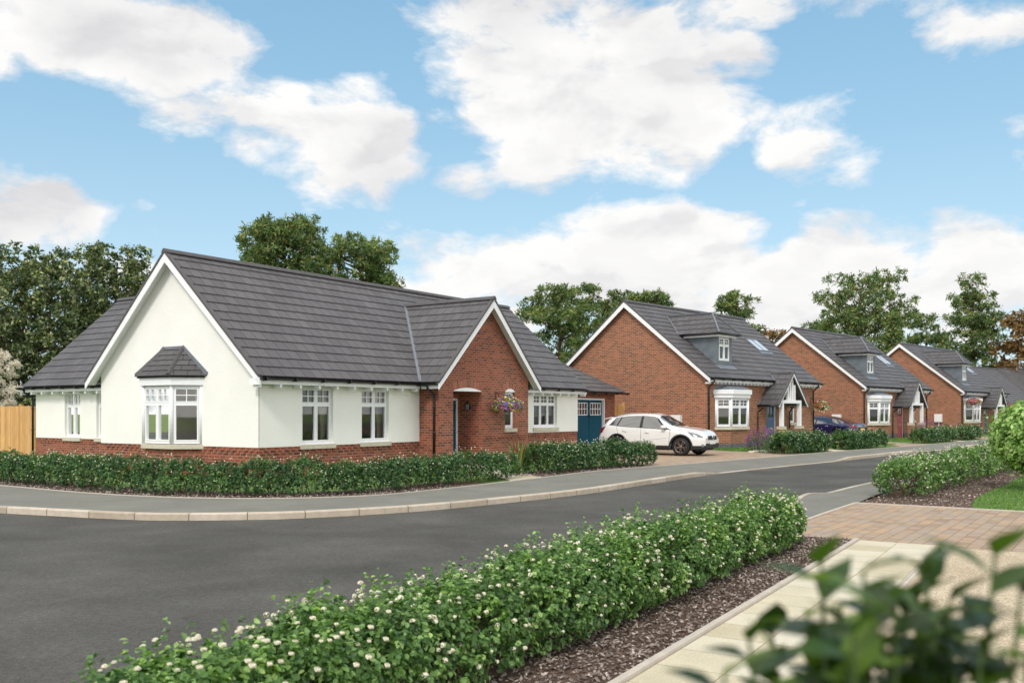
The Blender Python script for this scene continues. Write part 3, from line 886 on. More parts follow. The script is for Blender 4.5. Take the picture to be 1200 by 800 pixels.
def arch(parent, F, sm, half, z, rise, d, soldier=0.225, mat=None, white=True, name='brick_arch'):
    """soldier-brick arch with a white curved infill under it"""
    n = 16; pts = []
    Rr = (half * half + rise * rise) / (2 * rise); cz = z + rise - Rr
    A = math.asin(half / Rr)
    mb = MB()
    for k in range(n):
        a0 = -A + 2 * A * k / n; a1 = -A + 2 * A * (k + 1) / n
        def P(a, r, dd): return F(sm + math.sin(a) * r, dd, cz + math.cos(a) * r)
        uv = [(0.004, a0 * Rr), (0.004, a1 * Rr), (soldier, a1 * Rr), (soldier, a0 * Rr)]
        mb.face([P(a0, Rr, d), P(a1, Rr, d), P(a1, Rr + soldier, d), P(a0, Rr + soldier, d)], uv)
        mb.face([P(a0, Rr, d - 0.06), P(a1, Rr, d - 0.06), P(a1, Rr, d), P(a0, Rr, d)], uv)
        mb.face([P(a1, Rr + soldier, d - 0.02), P(a0, Rr + soldier, d - 0.02), P(a0, Rr + soldier, d), P(a1, Rr + soldier, d)], uv)
    for a, sg in ((-A, 1), (A, -1)):
        q = [P(a, Rr, d), P(a, Rr + soldier, d), P(a, Rr + soldier, d - 0.02), P(a, Rr, d - 0.02)]
        mb.face(q)
    o = mb.build(name, mat, parent)
    if white:
        wb = MB()
        top = [F(sm + math.sin(-A + 2 * A * k / n) * (Rr - 0.004), d - 0.002, cz + math.cos(-A + 2 * A * k / n) * (Rr - 0.004)) for k in range(n + 1)]
        for k in range(n):
            a, b = top[k], top[k + 1]
            c = Vector((b.x, b.y, z - 0.012)); e = Vector((a.x, a.y, z - 0.012))
            q = F.n * -0.1
            wb.face([e, c, b, a]); wb.face([a + q, b + q, c + q, e + q]); wb.face([e + q, c + q, c, e])
        wb.build('arch_infill', M['white'], o)
    return o
# ------------------------------------------------------------------ the bungalow
def prism(mb, pts, z0, z1, mi=0, sides=True):
    n = len(pts)
    mb.face([(p[0], p[1], z1) for p in pts], mi=mi); mb.face([(p[0], p[1], z0) for p in pts][::-1], mi=mi)
    for i in range(n):
        a, b = pts[i], pts[(i + 1) % n]
        mb.face([(a[0], a[1], z0), (b[0], b[1], z0), (b[0], b[1], z1), (a[0], a[1], z1)], mi=mi)

TH1 = math.atan2(.8268, .5624)
H1 = (-6.22, 22.8)
U1 = np.array([.5624, .8268]); V1 = np.array([-.8268, .5624])
def h1(u, v): return np.array(H1) + U1 * u + V1 * v

def canted_bay(parent, Fw, a0, a1, b0, b1, dep, zs, zh, lights, fascia, brickmat, lead_roof=True, curtains=True, blind=None):
    """bay with two angled cheeks. a0..a1 at the wall, b0..b1 at the front, in wall frame Fw"""
    def Q(s, d): p = Fw(s, d, 0); return (p.x, p.y)
    ring = [Q(a0, 0), Q(b0, dep), Q(b1, dep), Q(a1, 0)]
    cen = Fw((a0 + a1) / 2, dep / 2, 0)
    def grow(e):
        return [Q(a0 - e * 1.3, 0), Q(b0 - e * 0.55, dep + e), Q(b1 + e * 0.55, dep + e), Q(a1 + e * 1.3, 0)]
    base = MB()
    rr = grow(-0.03)
    for i in range(3):
        a, b = rr[i], rr[i + 1]
        base.face([(a[0], a[1], 0), (b[0], b[1], 0), (b[0], b[1], zs - 0.13), (a[0], a[1], zs - 0.13)])
    bay = base.build('bay_window', brickmat, parent)
    sb = MB(); prism(sb, grow(0.07), zs - 0.13, zs - 0.01); sb.build('sill', M['stone'], bay, bevel=0.008)
    for i in range(3):
        p, q = Vector(ring[i]), Vector(ring[i + 1])
        L = (q - p).length
        m = (p + q) / 2
        t = (q - p).normalized(); n = Vector((t.y, -t.x))
        if n.dot(m - Vector((cen.x, cen.y))) < 0: n = -n
        F = frame((p.x, p.y), (t.x, t.y), (n.x, n.y))
        window(F, 0.03, L - 0.03, zs + 0.01, zh, lights[i], bay, rec=0.0, curtains=((0,) if i == 0 else (1,) if i == 2 else ()) if curtains else None, name='window')
    for k in (0, 1, 2, 3):
        pb = MB(); x, y = ring[k]
        pb.tube([(x, y, zs), (x, y, zh + 0.02)], 0.052, 8); pb.build('corner_post', M['white'], bay)
    fb = MB()
    prism(fb, grow(0.10), zh + 0.02, zh + fascia)
    if lead_roof:
        prism(fb, grow(0.16), zh + fascia * 0.52, zh + fascia + 0.03)
    fb.build('fascia', M['white'], bay, bevel=0.006)
    cb = MB(); prism(cb, grow(-0.05), zh + 0.0, zh + 0.018); cb.build('ceiling', M['white'], bay)
    return bay, grow

def build_bungalow():
    root = empty('bungalow', (H1[0], H1[1], 0), TH1)
    tag(root, 'white rendered bungalow with red brick porch gable, bay window and attached teal garage', 'bungalow')
    k = .909; ze = 2.5; ov = .35; yr = 3.335; zr = ze + (yr + ov) * k
    zu = lambda y: ze + (y + ov) * k - .075
    FG = frame((0, 0), (0, 1), (-1, 0))           # gable wall, faces -x
    FF = frame((0, 0), (1, 0), (0, -1))           # front wall
    FW = frame((2.0, 0), (0, 1), (-1, 0))         # wing wall
    FP = frame((0, -.75), (1, 0), (0, -1))        # porch front
    FS = frame((6.1, 0), (0, 1), (-1, 0))         # porch side
    wh = MB(); br = MB()
    PZ = .75; P = .016
    w1 = (1.41, 2.52, .79, 2.28); w2 = (3.62, 4.73, .79, 2.28); w3 = (12.42, 14.0, 1.08, 2.28)
    wall(wh, FF, 0, 6.1, PZ, 2.72, (w1, w2), .1, d=P); wall(wh, FF, 10.93, 15.5, .9, 2.72, (w3,), .1, d=P)
    wall(wh, FG, -P, 2.25, PZ, 2.72, d=P); wall(wh, FG, 4.43, 6.67, PZ, 2.72, d=P); wall(wh, FG, 2.25, 4.43, 2.4, 2.72, d=P)
    wh.face([FG(0, P, 2.72), FG(6.67, P, 2.72), FG(yr, P, zu(yr))])
    for (F, a, b, z) in ((FF, 0, 6.1, PZ), (FG, 0, 6.67, PZ), (FW, 6.67, 13.8, PZ), (FF, 10.93, 15.5, .9)):   # bell drip under the render
        wh.face([F(a, 0, z), F(b, 0, z), F(b, P, z), F(a, P, z)])
    g1 = (11.1, 12.0, .79, 2.28); g2 = (9.2, 10.15, .79, 2.28)
    wall(wh, FW, 6.67, 13.8, PZ, 2.72, (g1, g2), .1, d=P)
    wh.face([FW(13.8, 0, PZ), FW(13.8, P, PZ), FW(13.8, P, 2.72), FW(13.8, 0, 2.72)])
    wh.face([(0, 6.67, .0), (2, 6.67, 0), (2, 6.67, 2.72), (0, 6.67, 2.72)])
    wh.face([(15.5 + P, 0, .9), (15.5 + P, 6.67, .9), (15.5 + P, 6.67, 2.72), (15.5 + P, yr, zu(yr)), (15.5 + P, 0, 2.72)])
    wh.face([(15.5, -P, .9), (15.5 + P, -P, .9), (15.5 + P, -P, 2.72), (15.5, -P, 2.72)])
    wh.face([(9, 6.67, 0), (15.5, 6.67, 0), (15.5, 6.67, 2.72), (9, 6.67, 2.72)])
    wh.face([(2, 13.8, 0), (8.67, 13.8, 0), (8.67, 13.8, 2.72), (5.335, 13.8, zr - .1), (2, 13.8, 2.72)])
    wh.face([(8.67, 6.67, 0), (8.67, 13.8, 0), (8.67, 13.8, 2.72), (8.67, 6.67, 2.72)])
    wh.build('rendered_wall', M['render'], root)
    # brick plinth, porch, garage
    wall(br, FF, 0, 6.1, 0, PZ); wall(br, FG, 0, 6.67, 0, PZ); br.build('plinth', M['brick'], root)
    br = MB(); wall(br, FW, 6.67, 13.8, 0, PZ); br.build('plinth', M['brick'], root)
    br = MB(); wall(br, FF, 10.93, 15.5, 0, .9)
    br.face([(15.5, 0, 0), (15.5, 6.67, 0), (15.5, 6.67, .9), (15.5, 0, .9)])
    br.build('plinth', M['brick'], root)
    dm = MB()
    for F, a, b, z in ((FF, 0, 6.1, PZ), (FG, 0, 6.67, PZ), (FW, 6.67, 13.8, PZ), (FF, 10.93, 15.5, .9), (FP, 8.3, 10.9, .9)):
        n = int((b - a) / .225)
        for i in range(n):
            s = a + .225 * i + .03
            dm.fbox(F, s, s + .108, 0, .022, z - .152, z - .083)
            dm.fbox(F, s + .112, s + .22, 0, .018, z - .078, z - .008)
    dm.build('dentil_course', M['brick'], root)
    pb = MB()
    hd = (6.8, 8.26, 0, 2.28); hw = (9.55, 10.13, 1.1, 2.3)
    wall(pb, FP, 6.1, 10.93, 0, 2.62, (hd, hw), .11)
    half = 2.415; xm = 8.515
    zp = lambda x: ze + (min(x - 5.75, 11.28 - x)) * (5.2 - 2.5) / 2.765 - .075
    pb.face([FP(6.1, 0, 2.62), FP(10.93, 0, 2.62), FP(10.93, 0, zp(10.93)), FP(xm, 0, zp(xm)), FP(6.1, 0, zp(6.1))])
    pb.face([FS(-.75, 0, 0), FS(0, 0, 0), FS(0, 0, 2.62), FS(-.75, 0, 2.62)])
    pb.face([(10.93, -.75, 0), (10.93, 0, 0), (10.93, 0, 2.62), (10.93, -.75, 2.62)])
    # lobby: side walls and back wall round the door
    pb.face([(6.8, -.64, 0), (6.8, .14, 0), (6.8, .14, 2.28), (6.8, -.64, 2.28)]); pb.face([(8.26, .14, 0), (8.26, -.64, 0), (8.26, -.64, 2.28), (8.26, .14, 2.28)])
    pb.build('brick_porch', M['brick'], root)
    FD = frame((0, .14), (1, 0), (0, -1))
    lb = MB(); wall(lb, FD, 6.8, 8.26, 0, 2.3, ((7.27, 8.19, -.01, 2.08),), .08); lb.build('lobby_wall', M['brick'], root)
    cb = MB(); cb.face([(6.8, -.7, 2.285), (8.26, -.7, 2.285), (8.26, .2, 2.285), (6.8, .2, 2.285)]); cb.build('lobby_ceiling', M['white'], root)
    sb = MB(); sb.box(6.82, 8.24, -.74, .14, .0, .1); sb.build('doorstep', M['stone'], root)
    panel_door(root, FD, 7.34, 8.12, .1, 2.0, .03, M['teal'])
    lantern(root, (8.255, -.28, 1.78), (-1, 0))
    arch(root, FP, (6.8 + 8.26) / 2, .73, 2.28, .1, .006, mat=M['brick_soldier'])
    arch(root, FP, (9.55 + 10.13) / 2, .29, 2.3, .1, .006, mat=M['brick_soldier'])
    window(FP, 9.55, 10.13, 1.1, 2.29, 1, root, rec=.09, sill=.06, curtains=None, top=False)
    window(FF, *w1, 2, root, rec=.09 - P, sill=.07, curtains=(1,)); window(FF, *w2, 2, root, rec=.09 - P, sill=.07, curtains=(1,))
    window(FF, *w3, 3, root, rec=.09 - P, sill=.07, curtains=None)
    window(FW, *g1, 2, root, rec=.09 - P, sill=.07, curtains=(0,)); window(FW, *g2, 2, root, rec=.09 - P, sill=.07, curtains=None)
    # bay on the gable
    bay, grow = canted_bay(root, FG, 2.2, 4.48, 2.75, 3.93, .5, .80, 2.3, (1, 2, 1), .24, M['brick'], lead_roof=False)
    G = grow(.2); zt = 3.32; zb = 2.56
    Tp = [(-.02, 2.95, zt), (-.02, 3.73, zt)]
    rb = MB()
    B = [(p[0], p[1], zb) for p in G]
    f1 = [B[1], B[2], Tp[1], Tp[0]]
    up = (Vector(Tp[0]) + Vector(Tp[1]) - Vector(B[1]) - Vector(B[2]))
    roof_courses(rb, f1, (0, 1, 0), (up.x, 0, up.z), .19, .02)
    for (a, b, t) in ((B[0], B[1], Tp[0]), (B[3], B[2], Tp[1])):
        a, b, t = Vector(a), Vector(b), Vector(t)
        e = (b - a).normalized(); u = (t - a) - e * (t - a).dot(e)
        roof_courses(rb, [a, b, t], e, u, .19, .02)
    r1 = rb.build('roof', M['tile'], bay)
    for bb, tt in ((B[1], Tp[0]), (B[2], Tp[1])):
        hb = MB(); ridge_tiles(hb, Vector(bb) + Vector((0, 0, .05)), Vector(tt) + Vector((0, 0, .04)), .085, .4); hb.build('hip_tile', M['ridge'], r1)
    lb = MB(); lb.box(-.05, -.017, 2.9, 3.78, zt - .12, zt + .05)
    lb.beam(Vector(Tp[0]) + Vector((-.01, 0, .02)), Vector((-.03, G[0][1], zb + .04)), .02, .12); lb.beam(Vector(Tp[1]) + Vector((-.01, 0, .02)), Vector((-.03, G[3][1], zb + .04)), .02, .12)
    lb.build('flashing', M['lead'], r1)
    # main roofs
    rf = MB()
    X0, X1 = -.3, 15.7
    sl = Vector((0, 1, k)); slb = Vector((0, -1, k))
    roof_courses(rf, [(X0, -ov, ze), (X1, -ov, ze), (X1, yr, zr), (X0, yr, zr)], (1, 0, 0), sl)
    roof_courses(rf, [(X0, 2 * yr + ov, ze), (X1, 2 * yr + ov, ze), (X1, yr, zr), (X0, yr, zr)], (1, 0, 0), slb)
    xw = 5.335
    roof_courses(rf, [(1.65, 14.1, ze), (xw, 14.1, zr), (xw, yr, zr), (1.65, 7.02, ze)], (0, 1, 0), (1, 0, k))
    roof_courses(rf, [(9.02, 14.1, ze), (xw, 14.1, zr), (xw, yr, zr), (9.02, 7.02, ze)], (0, 1, 0), (-1, 0, k))
    kp = 2.7 / 2.765; yb = (5.2 - ze) / k - ov
    roof_courses(rf, [(5.75, -1.05, ze), (xm, -1.05, 5.2), (xm, yb, 5.2), (5.75, -ov, ze)], (0, 1, 0), (1, 0, kp))
    roof_courses(rf, [(11.28, -1.05, ze), (xm, -1.05, 5.2), (xm, yb, 5.2), (11.28, -ov, ze)], (0, 1, 0), (-1, 0, kp))
    roof = rf.build('roof', M['tile'], root)
    # garage roof: hipped
    gr = MB(); kg = .6; rg = 3.35
    A = (15.4, 1.15, ze); Bq = (21.75, 1.15, ze); C = (21.75 - rg, 1.15 + rg, ze + kg * rg); D = (15.4, 1.15 + rg, ze + kg * rg); E = (21.75, 1.15 + 2 * rg, ze)
    roof_courses(gr, [A, Bq, C, D], (1, 0, 0), (0, 1, kg)); roof_courses(gr, [Bq, E, C], (0, 1, 0), (-1, 0, kg))
    roof_courses(gr, [(15.4, 1.15 + 2 * rg, ze), E, C, D], (1, 0, 0), (0, -1, kg))
    groof = gr.build('garage_roof', M['tile'], root)
    hb = MB(); ridge_tiles(hb, Vector(Bq) + Vector((0, 0, .04)), Vector(C) + Vector((0, 0, .05)), .08); hb.build('hip_tiles', M['ridge'], groof)
    for p0, p1 in (((X0 - .03, yr, zr + .06), (X1, yr, zr + .06)), ((xw, yr + .3, zr + .06), (xw, 14.1, zr + .06)), ((xm, -1.08, 5.26), (xm, yb, 5.26))):
        rt = MB(); ridge_tiles(rt, p0, p1); rt.build('ridge_tiles', M['ridge'], roof)
    vf = MB()
    vf.beam((5.75, -ov, ze + .035), (xm, yb, 5.235), .11, .02, up=(0, -.3, 1)); vf.build('valley_flashing', M['lead'], roof)
    barge(root, X0, -1, -ov, ze, yr, zr, .2)
    barge(root, -1.05, -1, 5.75, ze, xm, 5.2, .2, ax='y')
    # soffits behind the bargeboards
    so = MB()
    for s in (1, -1):
        y0 = yr - s * (yr + ov)
        so.face([(X0 + .03, y0, ze - .1), (X0 + .03, yr, zr - .1), (.02, yr, zr - .1), (.02, y0, ze - .1)])
    so.build('soffit', M['white'], root); so = MB()
    for s in (1, -1):
        x0 = xm - s * 2.765
        so.face([(x0, -1.02, ze - .1), (xm, -1.02, 5.1), (xm, -.74, 5.1), (x0, -.74, ze - .1)])
    so.build('soffit', M['white'], root)
    zg = ze - .03
    gutter(root, (X0 + .02, -ov - .02, zg), (5.76, -ov - .02, zg), corbel=.62); gutter(root, (11.3, -ov - .02, zg), (X1 - .02, -ov - .02, zg), corbel=.62)
    gutter(root, (5.72, -ov, zg), (5.72, -1.03, zg), fas=True, inn=(1, 0))
    gutter(root, (1.62, 14.3, zg), (1.62, 7.0, zg), corbel=.62, inn=(1, 0))
    gutter(root, (15.75, 1.12, zg), (21.95, 1.12, zg), fas=False)
    eb = MB(); eb.box(X0 + .0, X0 + .05, -ov - .02, .0, ze - .21, ze - .05); eb.build('eave_box', M['white'], root)
    downpipe(root, [(5.70, -.62, zg - .06), (5.74, -.62, zg - .14), (6.04, -.62, zg - .32), (6.04, -.62, zg - .45), (6.04, -.62, .02)])
    downpipe(root, [(1.62, 13.95, zg - .06), (1.66, 13.95, zg - .16), (1.93, 13.9, zg - .34), (1.93, 13.9, zg - .46), (1.93, 13.9, .02)])
    downpipe(root, [(11.34, -.36, zg - .06), (11.24, -.3, zg - .14), (11.02, -.12, zg - .3), (11.0, -.06, zg - .5), (11.0, -.06, .02)])
    # garage walls
    FGa = frame((0, 1.5), (1, 0), (0, -1))
    gb = MB(); wall(gb, FGa, 15.5, 21.4, 0, 2.6, ((18.0, 20.42, -.01, 2.2),), .12)
    gb.face([(21.4, 1.5, 0), (21.4, 7.5, 0), (21.4, 7.5, 2.6), (21.4, 1.5, 2.6)]); gb.face([(15.5, 7.5, 0), (21.4, 7.5, 0), (21.4, 7.5, 2.6), (15.5, 7.5, 2.6)])
    gb.build('garage_wall', M['brick'], root)
    db = MB()
    d = -.09
    for a, b in ((18.06, 19.2), (19.22, 20.36)):
        db.fbox(FGa, a, b, d - .05, d, .02, 1.5); db.fbox(FGa, a, b, d - .05, d, 2.03, 2.14)
        db.fbox(FGa, a, a + .1, d - .05, d, 1.5, 2.03); db.fbox(FGa, b - .1, b, d - .05, d, 1.5, 2.03)
        n = 8
        for i in range(n):
            w = (b - a - .1) / n
            db.fbox(FGa, a + .05 + w * i, a + .05 + w * (i + 1) - .008, d, d + .008, .12, 1.42)
    door = db.build('garage_door', M['teal'], root)
    wb = MB(); pg = MB()
    for a, b in ((18.16, 19.1), (19.32, 20.26)):
        wb.fbox(FGa, a, b, d - .03, d + .004, 1.5, 1.53); wb.fbox(FGa, a, b, d - .03, d + .004, 2.0, 2.03)
        for i in range(5):
            x = a + (b - a - .03) * i / 4
            wb.fbox(FGa, x, x + .03, d - .03, d + .004, 1.53, 2.0)
            if i < 4: wb.fbox(FGa, x + .03, x + (b - a - .03) / 4, d - .028, d + .002, 1.755, 1.78)
        pg.face([FGa(a, d - .02, 1.5), FGa(b, d - .02, 1.5), FGa(b, d - .02, 2.03), FGa(a, d - .02, 2.03)])
    wb.build('glazing_bars', M['white'], door); pg.build('pane', M['glass'], door)
    hb = MB(); hb.fbox(FGa, 19.14, 19.28, d, d + .03, 1.44, 1.5); hb.tube([FGa(19.21, d + .03, 1.46), FGa(19.21, d + .06, 1.4)], .014, 6); hb.build('handle', M['iron'], door)
    fb = MB(); fb.fbox(FGa, 17.98, 18.05, d - .06, d + .03, 0, 2.22); fb.fbox(FGa, 20.37, 20.44, d - .06, .012, 0, 2.22); fb.fbox(FGa, 18.05, 20.37, d - .06, .012, 2.15, 2.22); fb.build('frame', M['white'], door)
    # rooms behind the glass
    ib = MB()
    for x in (3.05, 5.9, 12.0): ib.face([(x, .15, 0), (x, 3.6, 0), (x, 3.6, 2.45), (x, .15, 2.45)])
    ib.face([(.1, 3.6, 0), (15.4, 3.6, 0), (15.4, 3.6, 2.45), (.1, 3.6, 2.45)]); ib.face([(.1, .1, 2.44), (15.4, .1, 2.44), (15.4, 6.6, 2.44), (.1, 6.6, 2.44)])
    ib.face([(2.1, 6.7, 2.44), (8.6, 6.7, 2.44), (8.6, 13.7, 2.44), (2.1, 13.7, 2.44)]); ib.face([(5.6, 6.7, 0), (5.6, 13.7, 0), (5.6, 13.7, 2.44), (5.6, 6.7, 2.44)])
    ib.build('inside_wall', M['inner'], root)
    fl = MB(); fl.face([(.05, .05, .12), (15.4, .05, .12), (15.4, 6.6, .12), (.05, 6.6, .12)]); fl.face([(2.1, 6.7, .12), (8.6, 6.7, .12), (8.6, 13.7, .12), (2.1, 13.7, .12)]); fl.build('floor', M['floorb'], root)
    return root
bungalow = build_bungalow()

# ------------------------------------------------------------------ the street houses
TH2 = math.atan2(.7352, .6778)
U2 = np.array([.6778, .7352]); V2 = np.array([-.7352, .6778])
def h2(o, u, v): return np.array(o) + U2 * u + V2 * v

def build_street_house(doormat):
    root = empty('brick_house', (0, 0, 0), TH2)
    W = 8.52; Lx = 10.55; ov = .3; yr = W / 2; ze = 3.14; k = .80; zr = ze + (yr + ov) * k
    zu = lambda y: ze + (min(y, W - y) + ov) * k - .075
    FG = frame((0, 0), (0, 1), (-1, 0)); FF = frame((0, 0), (1, 0), (0, -1))
    br = MB()
    hd = (5.46, 6.44, 0, 2.08); hw = (7.95, 8.5, 1.1, 2.05)
    BB = .3
    wall(br, FF, 0, .8, BB, 3.3); wall(br, FF, .8, 3.15, 2.5, 3.3); wall(br, FF, 3.15, Lx, BB, 3.3, (hd, hw), .1)
    br.face([FG(0, 0, BB), FG(W, 0, BB), FG(W, 0, 3.2), FG(yr, 0, zu(yr)), FG(0, 0, 3.3)])
    br.face([(Lx, 0, BB), (Lx, W, BB), (Lx, W, 3.2), (Lx, yr, zu(yr)), (Lx, 0, 3.3)])
    br.face([(0, W, BB), (Lx, W, BB), (Lx, W, 3.2), (0, W, 3.2)])
    br.build('brick_wall', M['brick_street'], root)
    pl = MB(); wall(pl, FF, 0, 5.46, 0, BB, d=.004); wall(pl, FG, 0, W, 0, BB, d=.004); pl.build('plinth', M['blue_brick'], root)
    pl = MB(); wall(pl, FF, 6.44, Lx, 0, BB, d=.004); pl.face([(Lx + .004, 0, 0), (Lx + .004, W, 0), (Lx + .004, W, BB), (Lx + .004, 0, BB)])
    pl.face([(0, W, 0), (Lx, W, 0), (Lx, W, BB), (0, W, BB)])
    pl.build('plinth', M['blue_brick'], root)
    # roof
    rf = MB(); X0, X1 = -.25, Lx + .35
    roof_courses(rf, [(X0, -ov, ze), (X1, -ov, ze), (X1, yr, zr), (X0, yr, zr)], (1, 0, 0), (0, 1, k))
    roof_courses(rf, [(X0, W + ov, ze), (X1, W + ov, ze), (X1, yr, zr), (X0, yr, zr)], (1, 0, 0), (0, -1, k))
    roof = rf.build('roof', M['tile'], root)
    rt = MB(); ridge_tiles(rt, (X0 - .03, yr, zr + .06), (X1, yr, zr + .06)); rt.build('ridge_tiles', M['ridge'], roof)
    barge(root, X0, -1, -ov, ze, yr, zr, .2)
    so = MB()
    for s in (1, -1):
        y0 = yr - s * (yr + ov)
        so.face([(X0 + .03, y0, ze - .1), (X0 + .03, yr, zr - .1), (.0, yr, zr - .1), (.0, y0, ze - .1)])
    so.build('soffit', M['white'], root)
    zg = ze - .03
    gutter(root, (X0 + .02, -ov - .02, zg), (X1 + .06, -ov - .02, zg), corbel=.33)
    for x in (.06, Lx - .1):
        downpipe(root, [(x, -ov - .05, zg - .06), (x, -ov - .05, zg - .14), (x, -.07, zg - .4), (x, -.07, zg - .5), (x, -.07, .02)])
    # rooflight: two panes lying on the slope
    n = Vector((0, -k, 1)).normalized(); up = Vector((0, 1, k)).normalized()
    def on(x, y, h=.0): return Vector((x, y, ze + (y + ov) * k)) + n * h
    def slab(mb, x0, x1, y0, y1, h0, h1):
        mb.hexa([on(x0, y0, h0), on(x1, y0, h0), on(x1, y1, h0), on(x0, y1, h0), on(x0, y0, h1), on(x1, y0, h1), on(x1, y1, h1), on(x0, y1, h1)])
    rl = MB()
    for a in (7.95, 8.52):
        slab(rl, a, a + .05, 1.7, 2.5, -.02, .07); slab(rl, a + .5, a + .55, 1.7, 2.5, -.02, .07)
        slab(rl, a + .05, a + .5, 1.7, 1.75, -.02, .07); slab(rl, a + .05, a + .5, 2.45, 2.5, -.02, .07)
    slab(rl, 7.85, 9.2, 1.52, 1.7, .02, .035)
    rw = rl.build('rooflight', M['lead'], roof)
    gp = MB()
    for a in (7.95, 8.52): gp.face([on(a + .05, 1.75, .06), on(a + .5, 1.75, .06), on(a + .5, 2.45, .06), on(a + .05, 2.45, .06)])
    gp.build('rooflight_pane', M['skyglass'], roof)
    # dormer
    dx0, dx1, dy = 1.6, 2.95, .45; zt = 5.14; zb = ze + (dy + ov) * k
    FDm = frame((0, dy), (1, 0), (0, -1))
    dm = MB(); hole = (dx0 + .2, dx1 - .2, 3.98, 5.03)
    wall(dm, FDm, dx0, dx1, zb - .05, zt, (hole,), .06)
    ytop = (zt - ze) / k - ov
    for x in (dx0, dx1): dm.face([(x, dy, zb - .1), (x, dy, zt), (x, ytop, zt), (x, ytop, zt - .02)])
    dm.face([(dx0, dy + .9, zb), (dx1, dy + .9, zb), (dx1, dy + .9, zt), (dx0, dy + .9, zt)])
    dorm = dm.build('dormer', M['dormer'], root)
    window(FDm, *hole, 2, dorm, rec=.02, curtains=(0, 1), transom=.66)
    ap = MB()
    ap.hexa([on(dx0 - .12, dy - .22, .022), on(dx1 + .12, dy - .22, .022), on(dx1 + .12, dy, .022), on(dx0 - .12, dy, .022),
             on(dx0 - .12, dy - .22, .035), on(dx1 + .12, dy - .22, .035), on(dx1 + .12, dy, .035), on(dx0 - .12, dy, .035)])
    ap.build('lead_apron', M['lead'], dorm)
    e = .3; x0, x1, y0 = dx0 - e, dx1 + e, dy - e; zd = zt + .06; xm = (dx0 + dx1) / 2; hw2 = xm - x0; zq = 6.2
    ya = y0 + hw2 * .95; yv = lambda z: (z - ze) / k - ov
    dr = MB(); kd = (zq - zd) / hw2
    roof_courses(dr, [(x0, y0, zd), (xm, ya, zq), (xm, yv(zq), zq), (x0, yv(zd), zd)], (0, 1, 0), (1, 0, kd), .33)
    roof_courses(dr, [(x1, y0, zd), (xm, ya, zq), (xm, yv(zq), zq), (x1, yv(zd), zd)], (0, 1, 0), (-1, 0, kd), .33)
    roof_courses(dr, [(x0, y0, zd), (x1, y0, zd), (xm, ya, zq)], (1, 0, 0), (0, ya - y0, zq - zd), .33)
    dro = dr.build('dormer_roof', M['tile'], dorm)
    lf = MB()
    lf.beam((x0, yv(zd), zd + .04), (xm, yv(zq), zq + .04), .1, .02, up=(0, -.5, 1))
    lf.beam((x0, y0, zd + .035), (xm, ya, zq + .035), .07, .03); lf.beam((x1, y0, zd + .035), (xm, ya, zq + .035), .07, .03); lf.beam((xm, ya, zq + .03), (xm, yv(zq), zq + .03), .1, .03)
    lf.build('flashing', M['lead'], dorm)
    fb = MB()
    fb.box(dx0 - .16, dx1 + .16, dy - .16, dy - .0, zt - .1, zt + .02); fb.box(dx0 - .16, dx0 - .003, dy, ytop - .1, zt - .1, zt + .02); fb.box(dx1 + .003, dx1 + .16, dy, ytop - .1, zt - .1, zt + .02)
    fb.build('fascia', M['white'], dorm)
    gt = MB(); gt.tube([(x0, yv(zd) - .1, zd - .02), (x0, y0, zd - .02), (x1, y0, zd - .02), (x1, yv(zd) - .1, zd - .02)], .05, 8); gt.build('gutter', M['black'], dorm)
    # bay window
    bay, grow = canted_bay(root, FF, .75, 3.2, 1.22, 2.73, .5, .98, 2.24, (1, 2, 1), .36, M['brick_street'])
    lb = MB(); G = grow(.15); T = [FF(.85, 0, 2.84), FF(1.4, .12, 2.84), FF(2.5, .12, 2.84), FF(3.1, 0, 2.84)]
    for i in range(3):
        lb.face([(G[i][0], G[i][1], 2.632), (G[i + 1][0], G[i + 1][1], 2.632), T[i + 1], T[i]])
    lb.face(T); lb.build('lead_roof', M['lead'], bay)
    pb = MB(); H = grow(-.027)
    for i in range(3): pb.face([(H[i][0], H[i][1], 0), (H[i + 1][0], H[i + 1][1], 0), (H[i + 1][0], H[i + 1][1], .225), (H[i][0], H[i][1], .225)])
    pb.build('bay_plinth', M['blue_brick'], bay)
    # door and side window
    panel_door(root, FF, 5.53, 6.37, .04, 2.0, .06, doormat)
    window(FF, *hw, 1, root, rec=.06, curtains=None, sill=.05, top=False)
    # porch
    c = 6.1; hp = 1.5; py = -.9; zpe = 1.98; zpr = 3.52; kp = (zpr - zpe) / hp
    pr = MB()
    yb = yv(zpr)
    def wallclip(z): return 0.0 if z < ze else yv(z)
    for s in (-1, 1):
        xe = c + s * hp
        zk = ze - (0.2); xk = c + s * (zpr - zk) / kp
        roof_courses(pr, [(xe, py - .2, zpe), (c, py - .2, zpr), (c, yb, zpr), (c + s * (zpr - ze) / kp, -ov, ze), (xk, 0, zk), (xe, 0, zpe)] if False else
                     [(xe, py - .2, zpe), (c, py - .2, zpr), (c, -ov, zpr), (xe, -ov, zpe)], (0, 1, 0), (-s, 0, kp), .34)
        roof_courses(pr, [(xe, -ov, zpe), (xk, -ov, zk), (xk, 0, zk), (xe, 0, zpe)], (0, 1, 0), (-s, 0, kp), .34)
        pr.face([(c + s * (zpr - ze) / kp, -ov, ze + .02), (c, -ov, zpr + .02), (c, yb, zpr + .02)])
    porch = pr.build('porch', M['tile'], root)
    rt = MB(); ridge_tiles(rt, (c, py - .22, zpr + .04), (c, yb, zpr + .04), .075); rt.build('ridge_tiles', M['ridge'], porch)
    lf = MB()
    xl = c - (zpr - ze) / kp
    lf.beam((xl - .03, -ov - .01, ze + .03), (c, yb, zpr + .03), .09, .02, up=(0, -.5, 1))
